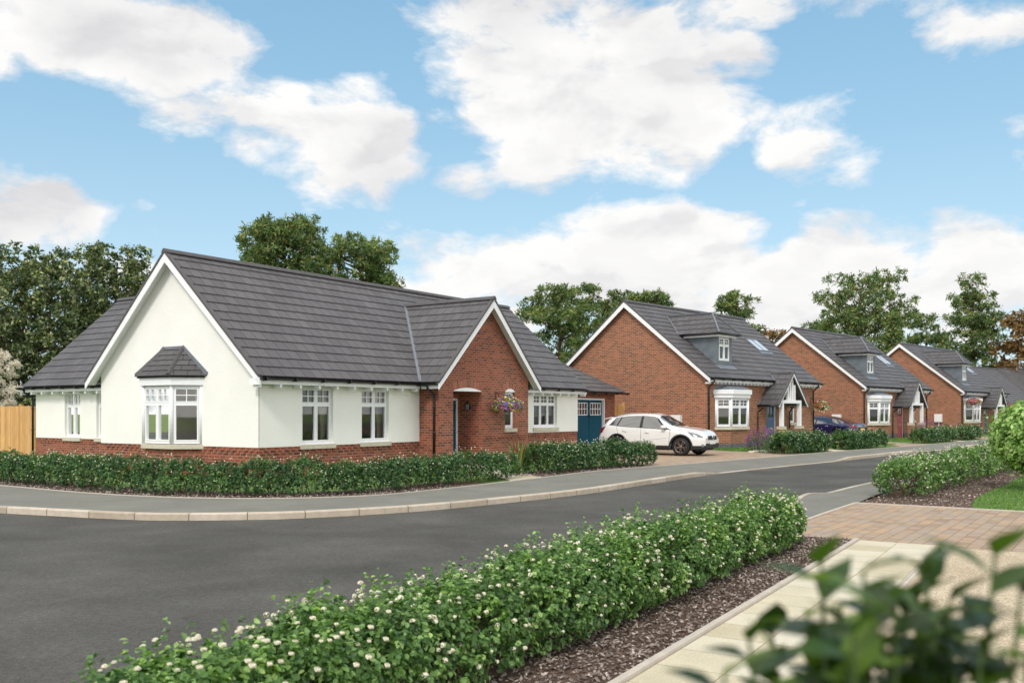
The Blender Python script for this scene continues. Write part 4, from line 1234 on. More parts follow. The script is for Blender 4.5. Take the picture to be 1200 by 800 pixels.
    lf.hexa([(c - hp - .12, -.02, zpe + .0), (c - hp + .05, -.02, zpe), (xl + .12, -.02, ze - .2), (xl - .05, -.02, ze - .2),
             (c - hp - .12, -.05, zpe), (c - hp + .05, -.05, zpe), (xl + .12, -.05, ze - .2), (xl - .05, -.05, ze - .2)])
    lf.build('flashing', M['lead'], porch)
    barge(porch, py - .2, -1, c - hp, zpe, c, zpr, .1, ax='y')
    tb = MB()
    zb2 = 2.16; hh = (zpr - zb2) / kp - .1
    tb.box(c - .99, c + .99, py - .1, py + .05, 2.05, 2.2)
    for sx in (-.36, -.12, .12, .36):
        top = zpr - abs(sx) * kp - .22
        tb.box(c + sx - .045, c + sx + .045, py - .08, py + .03, 2.2, top)
    tb.build('gable_studs', M['white'], porch)
    ub = MB()
    for s in (-1, 1): ub.face([(c + s * hp, py - .17, zpe - .07), (c, py - .17, zpr - .07), (c, 0, zpr - .07), (c + s * hp, 0, zpe - .07)])
    ub.build('porch_soffit', M['white'], porch)
    for s in (-1, 1):
        x = c + s * .92
        q = MB(); q.box(x - .085, x + .085, py - .1, py + .07, .97, 2.05); q.build('post', M['white'], porch, bevel=.006)
        q = MB(); q.box(x - .17, x + .17, py - .18, py + .15, .82, .965); q.build('pier_cap', M['stone'], porch, bevel=.006)
        q = MB(); q.box(x - .14, x + .14, py - .15, py + .12, 0, .82); q.build('brick_pier', M['brick_street'], porch)
        q = MB()
        xg = c + s * (hp + .04)
        q.tube([(xg, py - .18, zpe - .05), (xg, -.02, zpe - .05)], .05, 8); q.build('porch_gutter', M['black'], porch)
        q = c + s * (hp + .02); w = c + s * (hp + .12)
        downpipe(porch, [(xg, -.35, zpe - .08), (xg, -.3, zpe - .16), (w, -.07, zpe - .34), (w, -.07, zpe - .45), (w, -.07, .02)], .03)
    # meter box on the gable wall, with its conduit
    mb = MB(); mb.fbox(FG, 1.25, 1.78, 0, .2, .92, 1.5); mo = mb.build('meter_box', M['meter'], root, bevel=.01)
    cb = MB(); cb.tube([FG(1.5, .06, .02), FG(1.5, .06, .93)], .03, 8); cb.build('conduit', M['meter'], mo)
    ib = MB()
    ib.face([(.1, 3.8, 0), (Lx - .1, 3.8, 0), (Lx - .1, 3.8, 3), (.1, 3.8, 3)]); ib.face([(.1, .1, 2.9), (Lx - .1, .1, 2.9), (Lx - .1, W - .1, 2.9), (.1, W - .1, 2.9)]); ib.face([(4, .1, 0), (4, 3.8, 0), (4, 3.8, 3), (4, .1, 3)])
    ib.build('inside_wall', M['inner'], root)
    fl = MB(); fl.face([(.05, .05, .1), (Lx - .05, .05, .1), (Lx - .05, W - .05, .1), (.05, W - .05, .1)]); fl.build('floor', M['floorb'], root)
    return root

m, nt, b = newmat('rooflight_glass', 0.03, (0.62, 0.65, 0.68, 1), spec=1.0); b.inputs['IOR'].default_value = 2.4; M['skyglass'] = m  # pale base colour stands in for the sky reflected in the glass
O2 = (8.5, 40.5); O3 = (20.42, 54.05); O4 = (32.25, 66.7)
house2 = build_street_house(M['door_blue'])
GH = 'brick chalet houses along the street'
for i, (o, lab, dm) in enumerate(((O2, 'brick house with the blue front door, right behind the white car', None),
                                  (O3, 'brick house with the red front door, beside the dark blue car', 'door_red'),
                                  (O4, 'farthest of the brick dormer houses, dark green door, flower basket in front of its bay', 'door_green'))):
    h = house2 if i == 0 else copy_tree(house2)
    h.location = (o[0], o[1], 0)
    tag(h, lab, 'house', GH)
    if dm:
        for ch in h.children:
            if ch.name.startswith('front_door'):
                ch.data = ch.data.copy(); ch.data.materials[0] = M[dm]

# ------------------------------------------------------------------ plain houses beyond
def far_house(loc, rz, L, W, ze, k, label, porch=None):
    root = empty('distant_house', (loc[0], loc[1], 0), rz)
    tag(root, label, 'house', 'plain roofed houses at the end of the street')
    yr = W / 2; ov = .3; zr = ze + (yr + ov) * k
    b = MB(); 
    FF = frame((0, 0), (1, 0), (0, -1)); hs = ((1.5, 2.7, .9, 2.2), (L - 3, L - 1.6, .9, 2.2), (L / 2 - .5, L / 2 + .5, 0, 2.1))
    wall(b, FF, 0, L, 0, ze + .2, hs, .1)
    for x in (0, L): b.face([(x, 0, 0), (x, W, 0), (x, W, ze), (x, yr, zr - .1), (x, 0, ze)])
    b.face([(0, W, 0), (L, W, 0), (L, W, ze), (0, W, ze)])
    b.build('brick_wall', M['brick_street'], root)
    r = MB()
    for s in (1, -1):
        y0 = yr - s * (yr + ov)
        roof_courses(r, [(-.3, y0, ze), (L + .3, y0, ze), (L + .3, yr, zr), (-.3, yr, zr)], (1, 0, 0), (0, s, k))
    ro = r.build('roof', M['tile'], root)
    rt = MB(); ridge_tiles(rt, (-.3, yr, zr + .06), (L + .3, yr, zr + .06)); rt.build('ridge_tiles', M['ridge'], ro)
    barge(root, -.3, -1, -ov, ze, yr, zr, .2)
    gutter(root, (-.3, -ov - .02, ze - .03), (L + .3, -ov - .02, ze - .03), corbel=.4)
    for h in hs[:2]: window(FF, *h, 2, root, rec=.06, sill=.06)
    panel_door(root, FF, L / 2 - .44, L / 2 + .44, .03, 2.02, .06, M['door_blue'])
    return root
far_house((46.4, 87.8), TH2, 11.0, 7.6, 2.5, .9, 'plain roofed bungalow peeping out beyond the last dormer house')
far_house((54.0, 105.0), R(4), 22.0, 8.4, 2.7, .9, 'long slate roofed house closing the far end of the street')
# ------------------------------------------------------------------ cars
def spl(tab):
    xs = [p[0] for p in tab]; ys = [p[1] for p in tab]
    def f(x):
        # monotone cubic
        x = min(max(x, xs[0]), xs[-1])
        i = max(0, min(len(xs) - 2, int(np.searchsorted(xs, x) - 1)))
        h = xs[i + 1] - xs[i]; t = (x - xs[i]) / h
        def sl(j):
            if j <= 0 or j >= len(xs) - 1:
                j0 = max(0, min(len(xs) - 2, j - (1 if j >= len(xs) - 1 else 0)))
                return (ys[j0 + 1] - ys[j0]) / (xs[j0 + 1] - xs[j0])
            a = (ys[j] - ys[j - 1]) / (xs[j] - xs[j - 1]); b = (ys[j + 1] - ys[j]) / (xs[j + 1] - xs[j])
            return 0 if a * b <= 0 else 2 * a * b / (a + b)
        m0, m1 = sl(i) * h, sl(i + 1) * h
        return (2 * t ** 3 - 3 * t ** 2 + 1) * ys[i] + (t ** 3 - 2 * t ** 2 + t) * m0 + (-2 * t ** 3 + 3 * t ** 2) * ys[i + 1] + (t ** 3 - t ** 2) * m1
    return f

def build_car(name, loc, rz, S, label, cat, paint):
    root = empty(name, (loc[0], loc[1], loc[2]), rz)
    tag(root, label, cat)
    L = S['L']; top = spl(S['top']); belt = spl(S['belt']); wb = spl(S['wbelt']); wr = spl(S['wroof']); wm = spl(S['wmax']); low = spl(S['low'])
    rw, fw, wr_ = S['rear'], S['front'], S['wheel']; AR = wr_ + .065
    def zlow(x):
        z = low(x)
        for xc in (rw, fw):
            if abs(x - xc) < AR: z = max(z, wr_ + math.sqrt(AR * AR - (x - xc) ** 2))
        return z
    def section(x):
        zl = zlow(x); zt = top(x); zb = min(belt(x), zt - .02)
        m1 = max(.42, zl + .02); m2 = max(.66, zl + .05); zb = max(zb, m2 + .02) if zt > m2 + .06 else zb
        zt = max(zt, zb + .02)
        zr = max(zb + (zt - zb) * .86, zb + .01)
        W = wm(x)
        return [(W * .965, zl), (W * .995, m1), (W, m2), (wb(x), zb), (wr(x), zr), (wr(x) * .72, zb + (zt - zb) * .97), (0, zt)]
    def surf(x, t):
        q = section(x); i = min(5, int(t)); f = t - i
        P = [q[max(0, i - 1)], q[i], q[i + 1], q[min(6, i + 2)]]
        if i == 5: P[3] = (-q[5][0], q[5][1])
        if i in (3,):                                     # glasshouse side: nearly straight
            y = P[1][0] + (P[2][0] - P[1][0]) * f + .018 * math.sin(math.pi * f); z = P[1][1] + (P[2][1] - P[1][1]) * f
        elif i == 2 or i == 0:
            y = P[1][0] + (P[2][0] - P[1][0]) * (f * f if i == 2 else f); z = P[1][1] + (P[2][1] - P[1][1]) * f
        else:
            c = lambda k: 0.5 * (2 * P[1][k] + (P[2][k] - P[0][k]) * f + (2 * P[0][k] - 5 * P[1][k] + 4 * P[2][k] - P[3][k]) * f * f + (3 * P[1][k] - P[0][k] - 3 * P[2][k] + P[3][k]) * f ** 3)
            y, z = c(0), c(1)
            if i == 4: y = P[1][0] + (P[2][0] - P[1][0]) * f; z = P[1][1] + (P[2][1] - P[1][1]) * math.sin(f * math.pi / 2)
        return Vector((x, max(0, y), z))
    xs = sorted(set([round(v, 4) for v in np.linspace(0, L, 92)] + [rw - AR, rw + AR, fw - AR, fw + AR]))
    ts = [i + f for i in range(6) for f in (0, .25, .5, .75)] + [6.0]
    mb = MB()
    for sd in (1, -1):
        fl = lambda p: Vector((p.x, p.y * sd, p.z))
        for i in range(len(xs) - 1):
            for j in range(len(ts) - 1):
                q = [surf(xs[i], ts[j]), surf(xs[i + 1], ts[j]), surf(xs[i + 1], ts[j + 1]), surf(xs[i], ts[j + 1])]
                mb.face([fl(p) for p in (q if sd > 0 else q[::-1])], sm=True)
        for x, o in ((xs[0], 1), (xs[-1], -1)):
            for j in range(len(ts) - 1):
                a, b = surf(x, ts[j]), surf(x, ts[j + 1])
                q = [fl(a), fl(b), Vector((x, 0, b.z)), Vector((x, 0, a.z))]
                mb.face(q, sm=False)
    mb.build('body', paint, root)
    ub = MB(); ub.box(.25, L - .2, -.6, .6, .2, .8); ub.build('underbody', M['cladding'], root)
    def patch(x0, x1, t0, t1, sides=(1, -1), off=.006, nx=10, nt_=6, mbb=None):
        """x0, x1: functions of t (or numbers); a skin lying just off the body"""
        p = mbb or MB()
        f0 = x0 if callable(x0) else (lambda t: x0); f1 = x1 if callable(x1) else (lambda t: x1)
        for sd in sides:
            G = []
            for j in range(nt_ + 1):
                t = t0 + (t1 - t0) * j / nt_; row = []
                for i in range(nx + 1):
                    x = f0(t) + (f1(t) - f0(t)) * i / nx
                    a = surf(x, t); e = .01
                    dx = surf(min(L, x + e), t) - surf(max(0, x - e), t); dt = surf(x, min(6, t + e)) - surf(x, max(0, t - e))
                    n = dx.cross(dt)
                    n = n.normalized() if n.length > 1e-9 else Vector((0, 1, 0))
                    if n.y < 0 and t < 4: n = -n
                    if t >= 4 and n.z < 0: n = -n
                    b = a + n * off
                    row.append(Vector((b.x, max(0, b.y) * sd, b.z)))
                G.append(row)
            for j in range(nt_):
                for i in range(nx):
                    p.face([G[j][i], G[j][i + 1], G[j + 1][i + 1], G[j + 1][i]], sm=True)
        return p
    lerp = lambda a, b, ta, tb: (lambda t: a + (b - a) * (t - ta) / (tb - ta))
    # glass
    for nm, a0, a1, b0, b1 in S['windows']:
        for sd in (1, -1): patch(lerp(a0, a1, 3.08, 3.93), lerp(b0, b1, 3.08, 3.93), 3.08, 3.93, sides=(sd,)).build(nm, M['carglass'], root)
    a, b = S['pillar']
    for sd in (1, -1): patch(lerp(a[0], a[1], 3.08, 3.95), lerp(b[0], b[1], 3.08, 3.95), 3.05, 3.96, sides=(sd,), off=.003, nx=24).build('window_surround', M['cladding'], root)
    x0, x1 = S['screen']
    patch(lerp(x0 + .12, x0, 4.1, 6), lerp(x1 - .12, x1 + .02, 4.1, 6), 4.1, 6, nx=14, nt_=10).build('windscreen', M['carglass'], root)
    x0, x1 = S['backlight']
    patch(lerp(x0, x0, 4.1, 6), lerp(x1, x1, 4.1, 6), 4.15, 6, nx=12, nt_=8).build('rear_window', M['carglass'], root)
    # cladding: sills, arches, bumpers
    if S.get('cladding'):
        for sd in (1, -1): patch(rw + AR, fw - AR, 0, .75, sides=(sd,), nx=16).build('sill_cladding', M['cladding'], root)
        p = patch(.0, rw - AR, 0, .6); p.box(-.012, .02, -.68, .68, .36, .56); p.build('rear_bumper', M['cladding'], root)
        p = patch(fw + AR, L, 0, .8); p.box(L - .02, L + .012, -.62, .62, .30, .47); p.build('front_bumper', M['cladding'], root)
        for xc in (rw, fw):
            for sd in (1, -1):
                p = MB(); n = 22; A = [math.pi * (-.08 + 1.16 * k / n) for k in range(n + 1)]
                rows = []
                for k in A:
                    row = []
                    for rr, o in ((AR - .015, -.05), (AR - .01, .012), (AR + .055, .012), (AR + .06, -.01)):
                        x = xc + math.cos(k) * rr; z = wr_ + math.sin(k) * rr
                        y = wm(min(max(x, .02), L - .02)) + o
                        row.append(Vector((x, y * sd, max(z, .2))))
                    rows.append(row)
                for i in range(n):
                    for j in range(3): p.face([rows[i][j], rows[i + 1][j], rows[i + 1][j + 1], rows[i][j + 1]], sm=True)
                p.build('wheel_arch', M['cladding'], root)
    # wheels
    for xc in (rw, fw):
        for sd in (1, -1):
            y = wm(xc) - .10
            w = empty('wheel', (xc, y * sd, wr_), 0, root)
            t = MB(); tw = .105
            t.lathe([(wr_ * .70, -tw), (wr_ * .86, -tw * 1.02), (wr_ * .97, -tw * .86), (wr_, -tw * .5), (wr_, tw * .5), (wr_ * .97, tw * .86), (wr_ * .86, tw * 1.02), (wr_ * .70, tw)], (0, 0, 0), (0, sd, 0), 32)
            t.build('tyre', M['rubber'], w)
            r = MB()
            r.lathe([(wr_ * .70, -tw), (wr_ * .69, tw * .97), (wr_ * .66, tw * .97), (wr_ * .62, tw * .5)], (0, 0, 0), (0, sd, 0), 32)
            for k in range(10):
                an = 2 * math.pi * k / 10 + (.12 if k % 2 else -.12)
                d = Vector((math.cos(an), 0, math.sin(an)))
                d2 = Vector((math.cos(an * 1.0), 0, math.sin(an)))
                r.beam(d * .045 + Vector((0, sd * tw * .72, 0)), d2 * wr_ * .665 + Vector((0, sd * tw * .86, 0)), .026, .03, up=(0, 1, 0))
            r.lathe([(0, tw * .82), (.05, tw * .8), (.06, tw * .6)], (0, 0, 0), (0, sd, 0), 16)
            r.build('rim', M['alloy'], w)
            h = MB(); h.lathe([(0, tw * .1), (wr_ * .66, tw * .1)], (0, 0, 0), (0, sd, 0), 24, sm=False); h.lathe([(.0, tw * .2), (.13, tw * .2), (.13, 0)], (0, 0, 0), (0, sd, 0), 20); h.build('brake_disc', M['cladding'], w)
    # lights
    x0, x1, t0, t1, tip = S['head']
    for sd in (1, -1):
        p = patch(lerp(x0 + tip, x0, t0, t1), lerp(x1, x1 - .02, t0, t1), t0, t1, sides=(sd,), nx=8); p.build('headlight', M['lampglass'], root)
        x0b, x1b, t0b, t1b, tipb = S['tail']
        p = patch(x0b, lerp(x1b - tipb, x1b, t0b, t1b), t0b, t1b, sides=(sd,), nx=8); p.build('tail_light', M['tailred'], root)
    # seams, handles, mirrors
    sm = MB()
    for xa, xb in S['seams']:
        patch(lerp(xa, xb, .8, 3.05), lerp(xa + .012, xb + .012, .8, 3.05), .8, 3.05, off=.002, nx=1, nt_=12, mbb=sm)
    patch(S['bonnet'][0], S['bonnet'][1], 3.28, 3.36, off=.002, nx=14, nt_=1, mbb=sm)
    sm.build('panel_seams', M['cladding'], root)
    for x in S['handles']:
        for sd in (1, -1):
            p = surf(x, 2.62); q = surf(x + .2, 2.62); hb = MB()
            hb.tube([Vector((p.x, (p.y - .005) * sd, p.z)), Vector((p.x + .03, (p.y + .03) * sd, p.z)), Vector((q.x - .03, (q.y + .03) * sd, q.z)), Vector((q.x, (q.y - .005) * sd, q.z))], .014, 6)
            hb.build('door_handle', paint if S.get('cladding') else M['chrome'], root)
    for sd in (1, -1):
        x = S['mirror']; p = surf(x, 3.2)
        mm = MB()
        c = Vector((x - .03, (p.y + .14) * sd, p.z + .06))
        ring = []
        for (dx, sc) in ((-.07, .75), (-.04, 1.0), (.03, .95), (.09, .6)):
            ring.append([c + Vector((dx, math.cos(2 * math.pi * k / 12) * .105 * sc, math.sin(2 * math.pi * k / 12) * .07 * sc)) for k in range(12)])
        for i in range(3):
            for k in range(12): mm.face([ring[i][k], ring[i][(k + 1) % 12], ring[i + 1][(k + 1) % 12], ring[i + 1][k]], sm=True)
        mm.face(ring[0][::-1]); mm.face(ring[-1])
        mm.beam((x, (p.y - .03) * sd, p.z + .02), (x, (p.y + .08) * sd, p.z + .03), .06, .03)
        mm.build('mirror', paint, root)
    # front face
    fz = S['nose']
    g = MB()
    xg = lambda z, y: L + .004
    g.box(L - .03, L + .008, -fz['gw'], fz['gw'], fz['g0'], fz['g1']); g.build('grille', M['cladding'], root)
    if fz.get('vee'):
        v = MB()
        for s in (1, -1): v.beam((L + .012, s * .2, fz['g1'] + .0), (L + .02, s * .055, fz['g0'] + .03), .03, .045)
        v.lathe([(.07, 0), (.08, .012), (.062, .02), (.055, .012)], (L + .008, 0, (fz['g0'] + fz['g1']) / 2 + .01), (1, 0, 0), 20)
        v.beam((L + .016, -.085, (fz['g0'] + fz['g1']) / 2 + .01), (L + .016, .085, (fz['g0'] + fz['g1']) / 2 + .01), .016, .025)
        v.build('badge', M['chrome'], root)
    n = MB(); n.box(L + .013, L + .024, -.26, .26, fz['p'], fz['p'] + .115); n.build('number_plate', M['plate'], root)
    n = MB(); n.box(-.02, -.006, -.26, .26, S['rp'], S['rp'] + .115); n.build('number_plate', M['plate_yellow'], root)
    if S.get('rails'):
        for sd in (1, -1):
            r = MB(); pts = [surf(x, 4.35) for x in np.linspace(S['rails'][0], S['rails'][1], 12)]
            pts = [Vector((p.x, p.y * sd, p.z + (.035 if 0 < i < 11 else .0))) for i, p in enumerate(pts)]
            r.tube(pts, .014, 6); r.build('roof_rail', M['chrome'], root)
    if S.get('cladding'):
        sp_ = MB(); z = top(.34)
        sp_.hexa([(.12, -.56, z - .05), (.44, -.58, z + .005), (.44, .58, z + .005), (.12, .56, z - .05), (.12, -.56, z - .02), (.44, -.58, z + .045), (.44, .58, z + .045), (.12, .56, z - .02)])
        sp_.build('spoiler', paint, root, bevel=.012)
        for sd in (1, -1):
            cr = MB(); pts = [surf(x, 1.9) for x in np.linspace(rw + AR + .05, fw - AR - .1, 12)]
            cr.tube([Vector((p.x, (p.y + .002) * sd, p.z - .16 + .02 * i)) for i, p in enumerate(pts)], .012, 6, cap=True); cr.build('door_crease', paint, root)
    if S.get('fog'):
        for sd in (1, -1):
            f = MB(); p = surf(L - .1, 1.0)
            f.lathe([(0, .02), (.05, .018), (.062, 0)], (p.x + .02, (p.y + .005) * sd, .4), (.75, .65 * sd, 0), 16); f.build('fog_light', M['lampglass'], root)
    return root

SUV = dict(L=4.38, rear=.86, front=3.50, wheel=.345, cladding=True,
    top=[(0, .86), (.05, 1.02), (.18, 1.23), (.36, 1.40), (.75, 1.49), (1.3, 1.57), (1.85, 1.585), (2.3, 1.55), (2.75, 1.32), (3.2, 1.085), (3.5, 1.05), (3.9, .985), (4.15, .92), (4.3, .82), (4.38, .70)],
    belt=[(0, .80), (.1, .98), (.5, 1.10), (1.0, 1.05), (1.6, 1.01), (2.6, .965), (3.1, .95), (3.6, .92), (4.0, .85), (4.25, .74), (4.38, .62)],
    wbelt=[(0, .66), (.12, .80), (.5, .86), (2.0, .875), (3.3, .86), (3.9, .80), (4.2, .70), (4.38, .56)],
    wroof=[(0, .55), (.25, .52), (.8, .575), (1.8, .61), (2.4, .60), (3.15, .70), (3.6, .70), (4.1, .62), (4.38, .48)],
    wmax=[(0, .72), (.12, .82), (.5, .895), (.9, .905), (2.0, .895), (3.4, .905), (3.9, .87), (4.2, .78), (4.38, .62)],
    low=[(0, .36), (.2, .30), (.5, .26), (3.9, .26), (4.2, .27), (4.38, .30)],
    windows=[('quarter_window', .56, .74, .80, .92), ('rear_door_window', .86, .98, 1.80, 1.80), ('front_door_window', 1.92, 1.90, 3.02, 2.46)],
    pillar=((.48, .68), (3.12, 2.52)), screen=(2.42, 3.16), backlight=(.10, .27),
    head=(3.72, 4.30, 2.35, 3.0, .24), tail=(.0, .36, 2.45, 3.05, .2), seams=((.98, .82), (1.86, 1.86), (3.02, 3.06)), bonnet=(3.2, 4.2),
    handles=(1.08, 2.02), mirror=2.86, nose=dict(gw=.40, g0=.60, g1=.745, p=.44, vee=True), rp=.72, rails=(.55, 2.2), fog=True)
SEDAN = dict(L=4.95, rear=1.0, front=3.93, wheel=.35,
    top=[(0, .80), (.05, .94), (.14, 1.0), (.45, 1.02), (1.0, 1.20), (1.6, 1.36), (2.2, 1.435), (2.7, 1.42), (3.2, 1.26), (3.75, .99), (4.2, .93), (4.6, .84), (4.85, .73), (4.95, .62)],
    belt=[(0, .74), (.15, .92), (.7, .97), (1.6, .96), (2.8, .91), (3.6, .86), (4.3, .80), (4.75, .70), (4.95, .56)],
    wbelt=[(0, .66), (.15, .78), (.6, .86), (2.2, .89), (3.6, .86), (4.4, .80), (4.75, .70), (4.95, .56)],
    wroof=[(0, .56), (.4, .60), (.9, .56), (1.8, .58), (2.6, .60), (3.7, .72), (4.4, .66), (4.95, .48)],
    wmax=[(0, .70), (.15, .84), (.6, .95), (1.0, .965), (2.4, .95), (3.9, .955), (4.4, .90), (4.8, .76), (4.95, .62)],
    low=[(0, .34), (.25, .24), (.6, .2), (4.4, .2), (4.8, .22), (4.95, .26)],
    windows=[('quarter_window', .95, 1.25, 1.36, 1.46), ('rear_door_window', 1.44, 1.52, 2.30, 2.26), ('front_door_window', 2.38, 2.34, 3.52, 2.98)],
    pillar=((.85, 1.18), (3.62, 3.05)), screen=(2.85, 3.72), backlight=(.5, 1.7),
    head=(4.2, 4.8, 2.4, 3.0, .22), tail=(.0, .42, 2.35, 2.9, .22), seams=((1.36, 1.2), (2.36, 2.36), (3.56, 3.6)), bonnet=(3.75, 4.7),
    handles=(1.56, 2.56), mirror=3.3, nose=dict(gw=.34, g0=.46, g1=.52, p=.40), rp=.62)
# the white car faces away from the garage (-v of the bungalow)
p = h1(17.5, -.28)
build_car('white_car', (p[0], p[1], 0.003), math.atan2(-V1[1], -V1[0]), SUV, 'white crossover car parked on the block paved drive in front of the teal garage door', 'car', M['carwhite'])
p = h2(O2, 15.95, -.40)
build_car('blue_car', (p[0], p[1], 0.003), math.atan2(V2[1], V2[0]), SEDAN, 'dark blue fastback car half hidden behind a hedge beside the house with the red door', 'car', M['carblue'])

# ------------------------------------------------------------------ plants and small things by the houses
def basket(loc, n, size, cols, seed, label, parent_name='hanging_basket', length=.45):
    """flower basket on a scrolled bracket fixed to a wall. loc: wall fixing point"""
    rng = np.random.default_rng(seed)
    root = empty(parent_name, tuple(loc)); n = Vector((n[0], n[1], 0)).normalized()
    tag(root, label, 'flower basket', 'hanging flower baskets on the house fronts')
    b = MB()
    e = n * length
    b.beam(n * .008 + Vector((0, 0, -.32)), n * .008 + Vector((0, 0, .05)), .03, .012)
    b.tube([(0, 0, 0), e * .5 + Vector((0, 0, .02)), e, e * 1.06 + Vector((0, 0, .03))], .009, 5)
    pts = [n * .01 + Vector((0, 0, -.28))]
    for k in range(14):
        a = -1.2 + k * .36
        pts.append(n * (length * .42) + Vector((0, 0, -.11)) + n * math.cos(a) * .10 + Vector((0, 0, math.sin(a) * .09)))
    b.tube(pts, .007, 5)
    b.build('bracket', M['iron'], root)
    c = e + Vector((0, 0, -.42))
    ch = MB()
    for k in range(3):
        a = k * 2.094
        ch.tube([e, c + Vector((math.cos(a) * size * .45, math.sin(a) * size * .45, .08))], .004, 4)
    ch.build('chain', M['iron'], root)
    w = MB(); w.lathe([(0, -.2), (.09, -.19), (size * .32, -.11), (size * .42, .02), (size * .4, .03)], c, (0, 0, 1), 18); w.build('bowl', M['twig'], root)
    def cloud(m, lowz, hiz, spread, out=1.0):
        d = unit(rng.normal(size=(m, 3))); d[:, 2] = np.abs(d[:, 2]) * 1.0
        r = size * (.60 + .24 * rng.uniform(size=m))
        P = d * r[:, None] * np.array([1, 1, .62]) * .98
        P[:, 2] += rng.uniform(lowz, hiz, m) * (1 - d[:, 2])
        return np.array(c) + P, d
    P, d = cloud(1400, -.2, .05, 1)
    scatter('leaves', P - np.array([0, 0, .02]), d + rng.normal(0, .5, P.shape), .05, M['leaf_light'], root, rng, .6)
    # each colour grows in its own drifts
    for ci, (mat, cnt, low) in enumerate(cols):
        P, d = cloud(cnt * 3, -.34 if low else -.16, -.05 if low else .06, 1)
        ph = lump(P[:, 0] * 5 + ci * 2.1, P[:, 1] * 7 + P[:, 2] * 6, seed + ci)
        k = np.argsort(-ph)[:cnt]
        scatter('blooms', P[k], d[k] + rng.normal(0, .35, (len(k), 3)), rng.uniform(.045, .085, len(k)), M[mat], root, rng, .95, .1)['kind'] = 'stuff'
    return root

Fp = lambda u, v, z: tuple(h1(u, v)) + (z,)
basket(Fp(9.0, -.755, 2.24), -V1, .64, [('flower_yellow', 240, 0), ('flower_blue', 330, 0), ('flower_purple', 160, 0), ('flower_pink', 150, 1)], 11, 'big purple, yellow and pink flower basket on the brick porch gable of the bungalow', length=.5)
p = h2(O2, 10.2, -.0); basket((p[0], p[1], 2.35), -V2, .62, [('flower_red', 330, 0), ('flower_white', 260, 1)], 12, 'red and white flower basket hanging at the corner of the house with the blue door', length=.6)
p = h2(O4, .35, -.0); basket((p[0], p[1], 2.75), -V2, .66, [('flower_red', 240, 0), ('flower_pink', 220, 0), ('flower_purple', 120, 1)], 13, 'pink and mauve flower basket hanging left of the bay of the farthest dormer house', length=.75)
p = h2(O4, 10.2, -.0); basket((p[0], p[1], 2.5), -V2, .6, [('flower_purple', 200, 0), ('flower_pink', 200, 0)], 14, 'dark pink flower basket beyond the porch of the farthest dormer house', length=.5)

def sword_plant(loc, h, n, seed, label):
    rng = np.random.default_rng(seed)
    mb = MB()
    for k in range(n):
        a = rng.uniform(0, 6.28); le = rng.uniform(.6, 1.05) * h; lean = rng.uniform(.03, .40) ** 1.5
        w = rng.uniform(.036, .06) * (h / .9) ; d = Vector((math.cos(a), math.sin(a), 0)); s = Vector((-d.y, d.x, 0))
        prev = None
        for i in range(7):
            t = i / 6
            c = d * (le * (lean * t + lean * .6 * t * t)) + Vector((0, 0, le * t * (1 - .35 * lean * t))) + d * .03
            ww = w * (1 - t ** 2.2) * (1 if t > .1 else .8)
            cur = (c - s * ww + d * ww * .35, c - d * ww * .1, c + s * ww + d * ww * .35)
            if prev:
                mb.face([prev[0], prev[1], cur[1], cur[0]], sm=True); mb.face([prev[1], prev[2], cur[2], cur[1]], sm=True)
            prev = cur
    o = mb.build('sword_leaf_plant', M['leaf_sword']); o.location = loc
    return tag(o, label, 'plant')
p = (.16, 24.2); sword_plant((p[0], p[1], 0), .98, 36, 3, 'tall spiky green and bronze plant beside the slab path')
p = h1(17.2, -1.9); sword_plant((p[0], p[1], 0), .78, 18, 4, 'small spiky plant in front of the teal garage door')

def flower_shrub(name, loc, r, h, label, leafm, flm, nl, nf, seed, spike=False, cat='shrub', lsz=.05, fsz=.035):
    rng = np.random.default_rng(seed)
    root = empty(name, loc); tag(root, label, cat)
    d = unit(rng.normal(size=(nl, 3))); d[:, 2] = np.abs(d[:, 2])
    rad = rng.uniform(.35, 1.0, nl) ** .5
    P = d * rad[:, None] * np.array([r, r, h]) * (1 + .16 * lump(d[:, 0] * 3, d[:, 1] * 4, seed))[:, None]
    P[:, 2] = np.maximum(P[:, 2], .02)
    scatter('foliage', P, d + rng.normal(0, .5, d.shape) + np.array([0, 0, .3]), lsz * rng.uniform(.6, 1.3, nl), M[leafm], root, rng, .5)
    st = MB()
    for k in range(24):
        e = d[k] * np.array([r, r, h]) * .9
        st.tube([(e[0] * .1, e[1] * .1, 0), (e[0] * .5, e[1] * .5, e[2] * .6), tuple(e)], [.008, .006, .002], 4, cap=False)
    st.build('stems', M['stemgreen'], root)
    if nf:
        d = unit(rng.normal(size=(nf, 3)) + np.array([0, 0, .5])); d[:, 2] = np.abs(d[:, 2])
        P = d * np.array([r, r, h]) * 1.02
        if spike:
            P = np.repeat(P, 9, 0); t = np.tile(np.linspace(0, 1, 9), nf)
            P = P + np.repeat(d, 9, 0) * (t * .10)[:, None] + np.array([0, 0, 1]) * (t * .12)[:, None]
            d = np.repeat(d, 9, 0)
        scatter('blooms', P, d + rng.normal(0, .6, d.shape), fsz * rng.uniform(.7, 1.3, len(P)), M[flm], root, rng, .9)['kind'] = 'stuff'
    return root
def at(px, Y): return ((px - 600) / 1088 * Y, Y, 0)
flower_shrub('lavender_shrub', at(890, 38.6), .55, .85, 'purple flowering shrub at the right foot of the first brick bay window', 'leaf_hedge_far', 'flower_purple', 1500, 90, 21, True)
flower_shrub('golden_shrub', at(908, 40.4), .75, .95, 'yellow green shrub between the two purple flowering shrubs', 'leaf_light', 'flower_yellow', 1800, 160, 22)
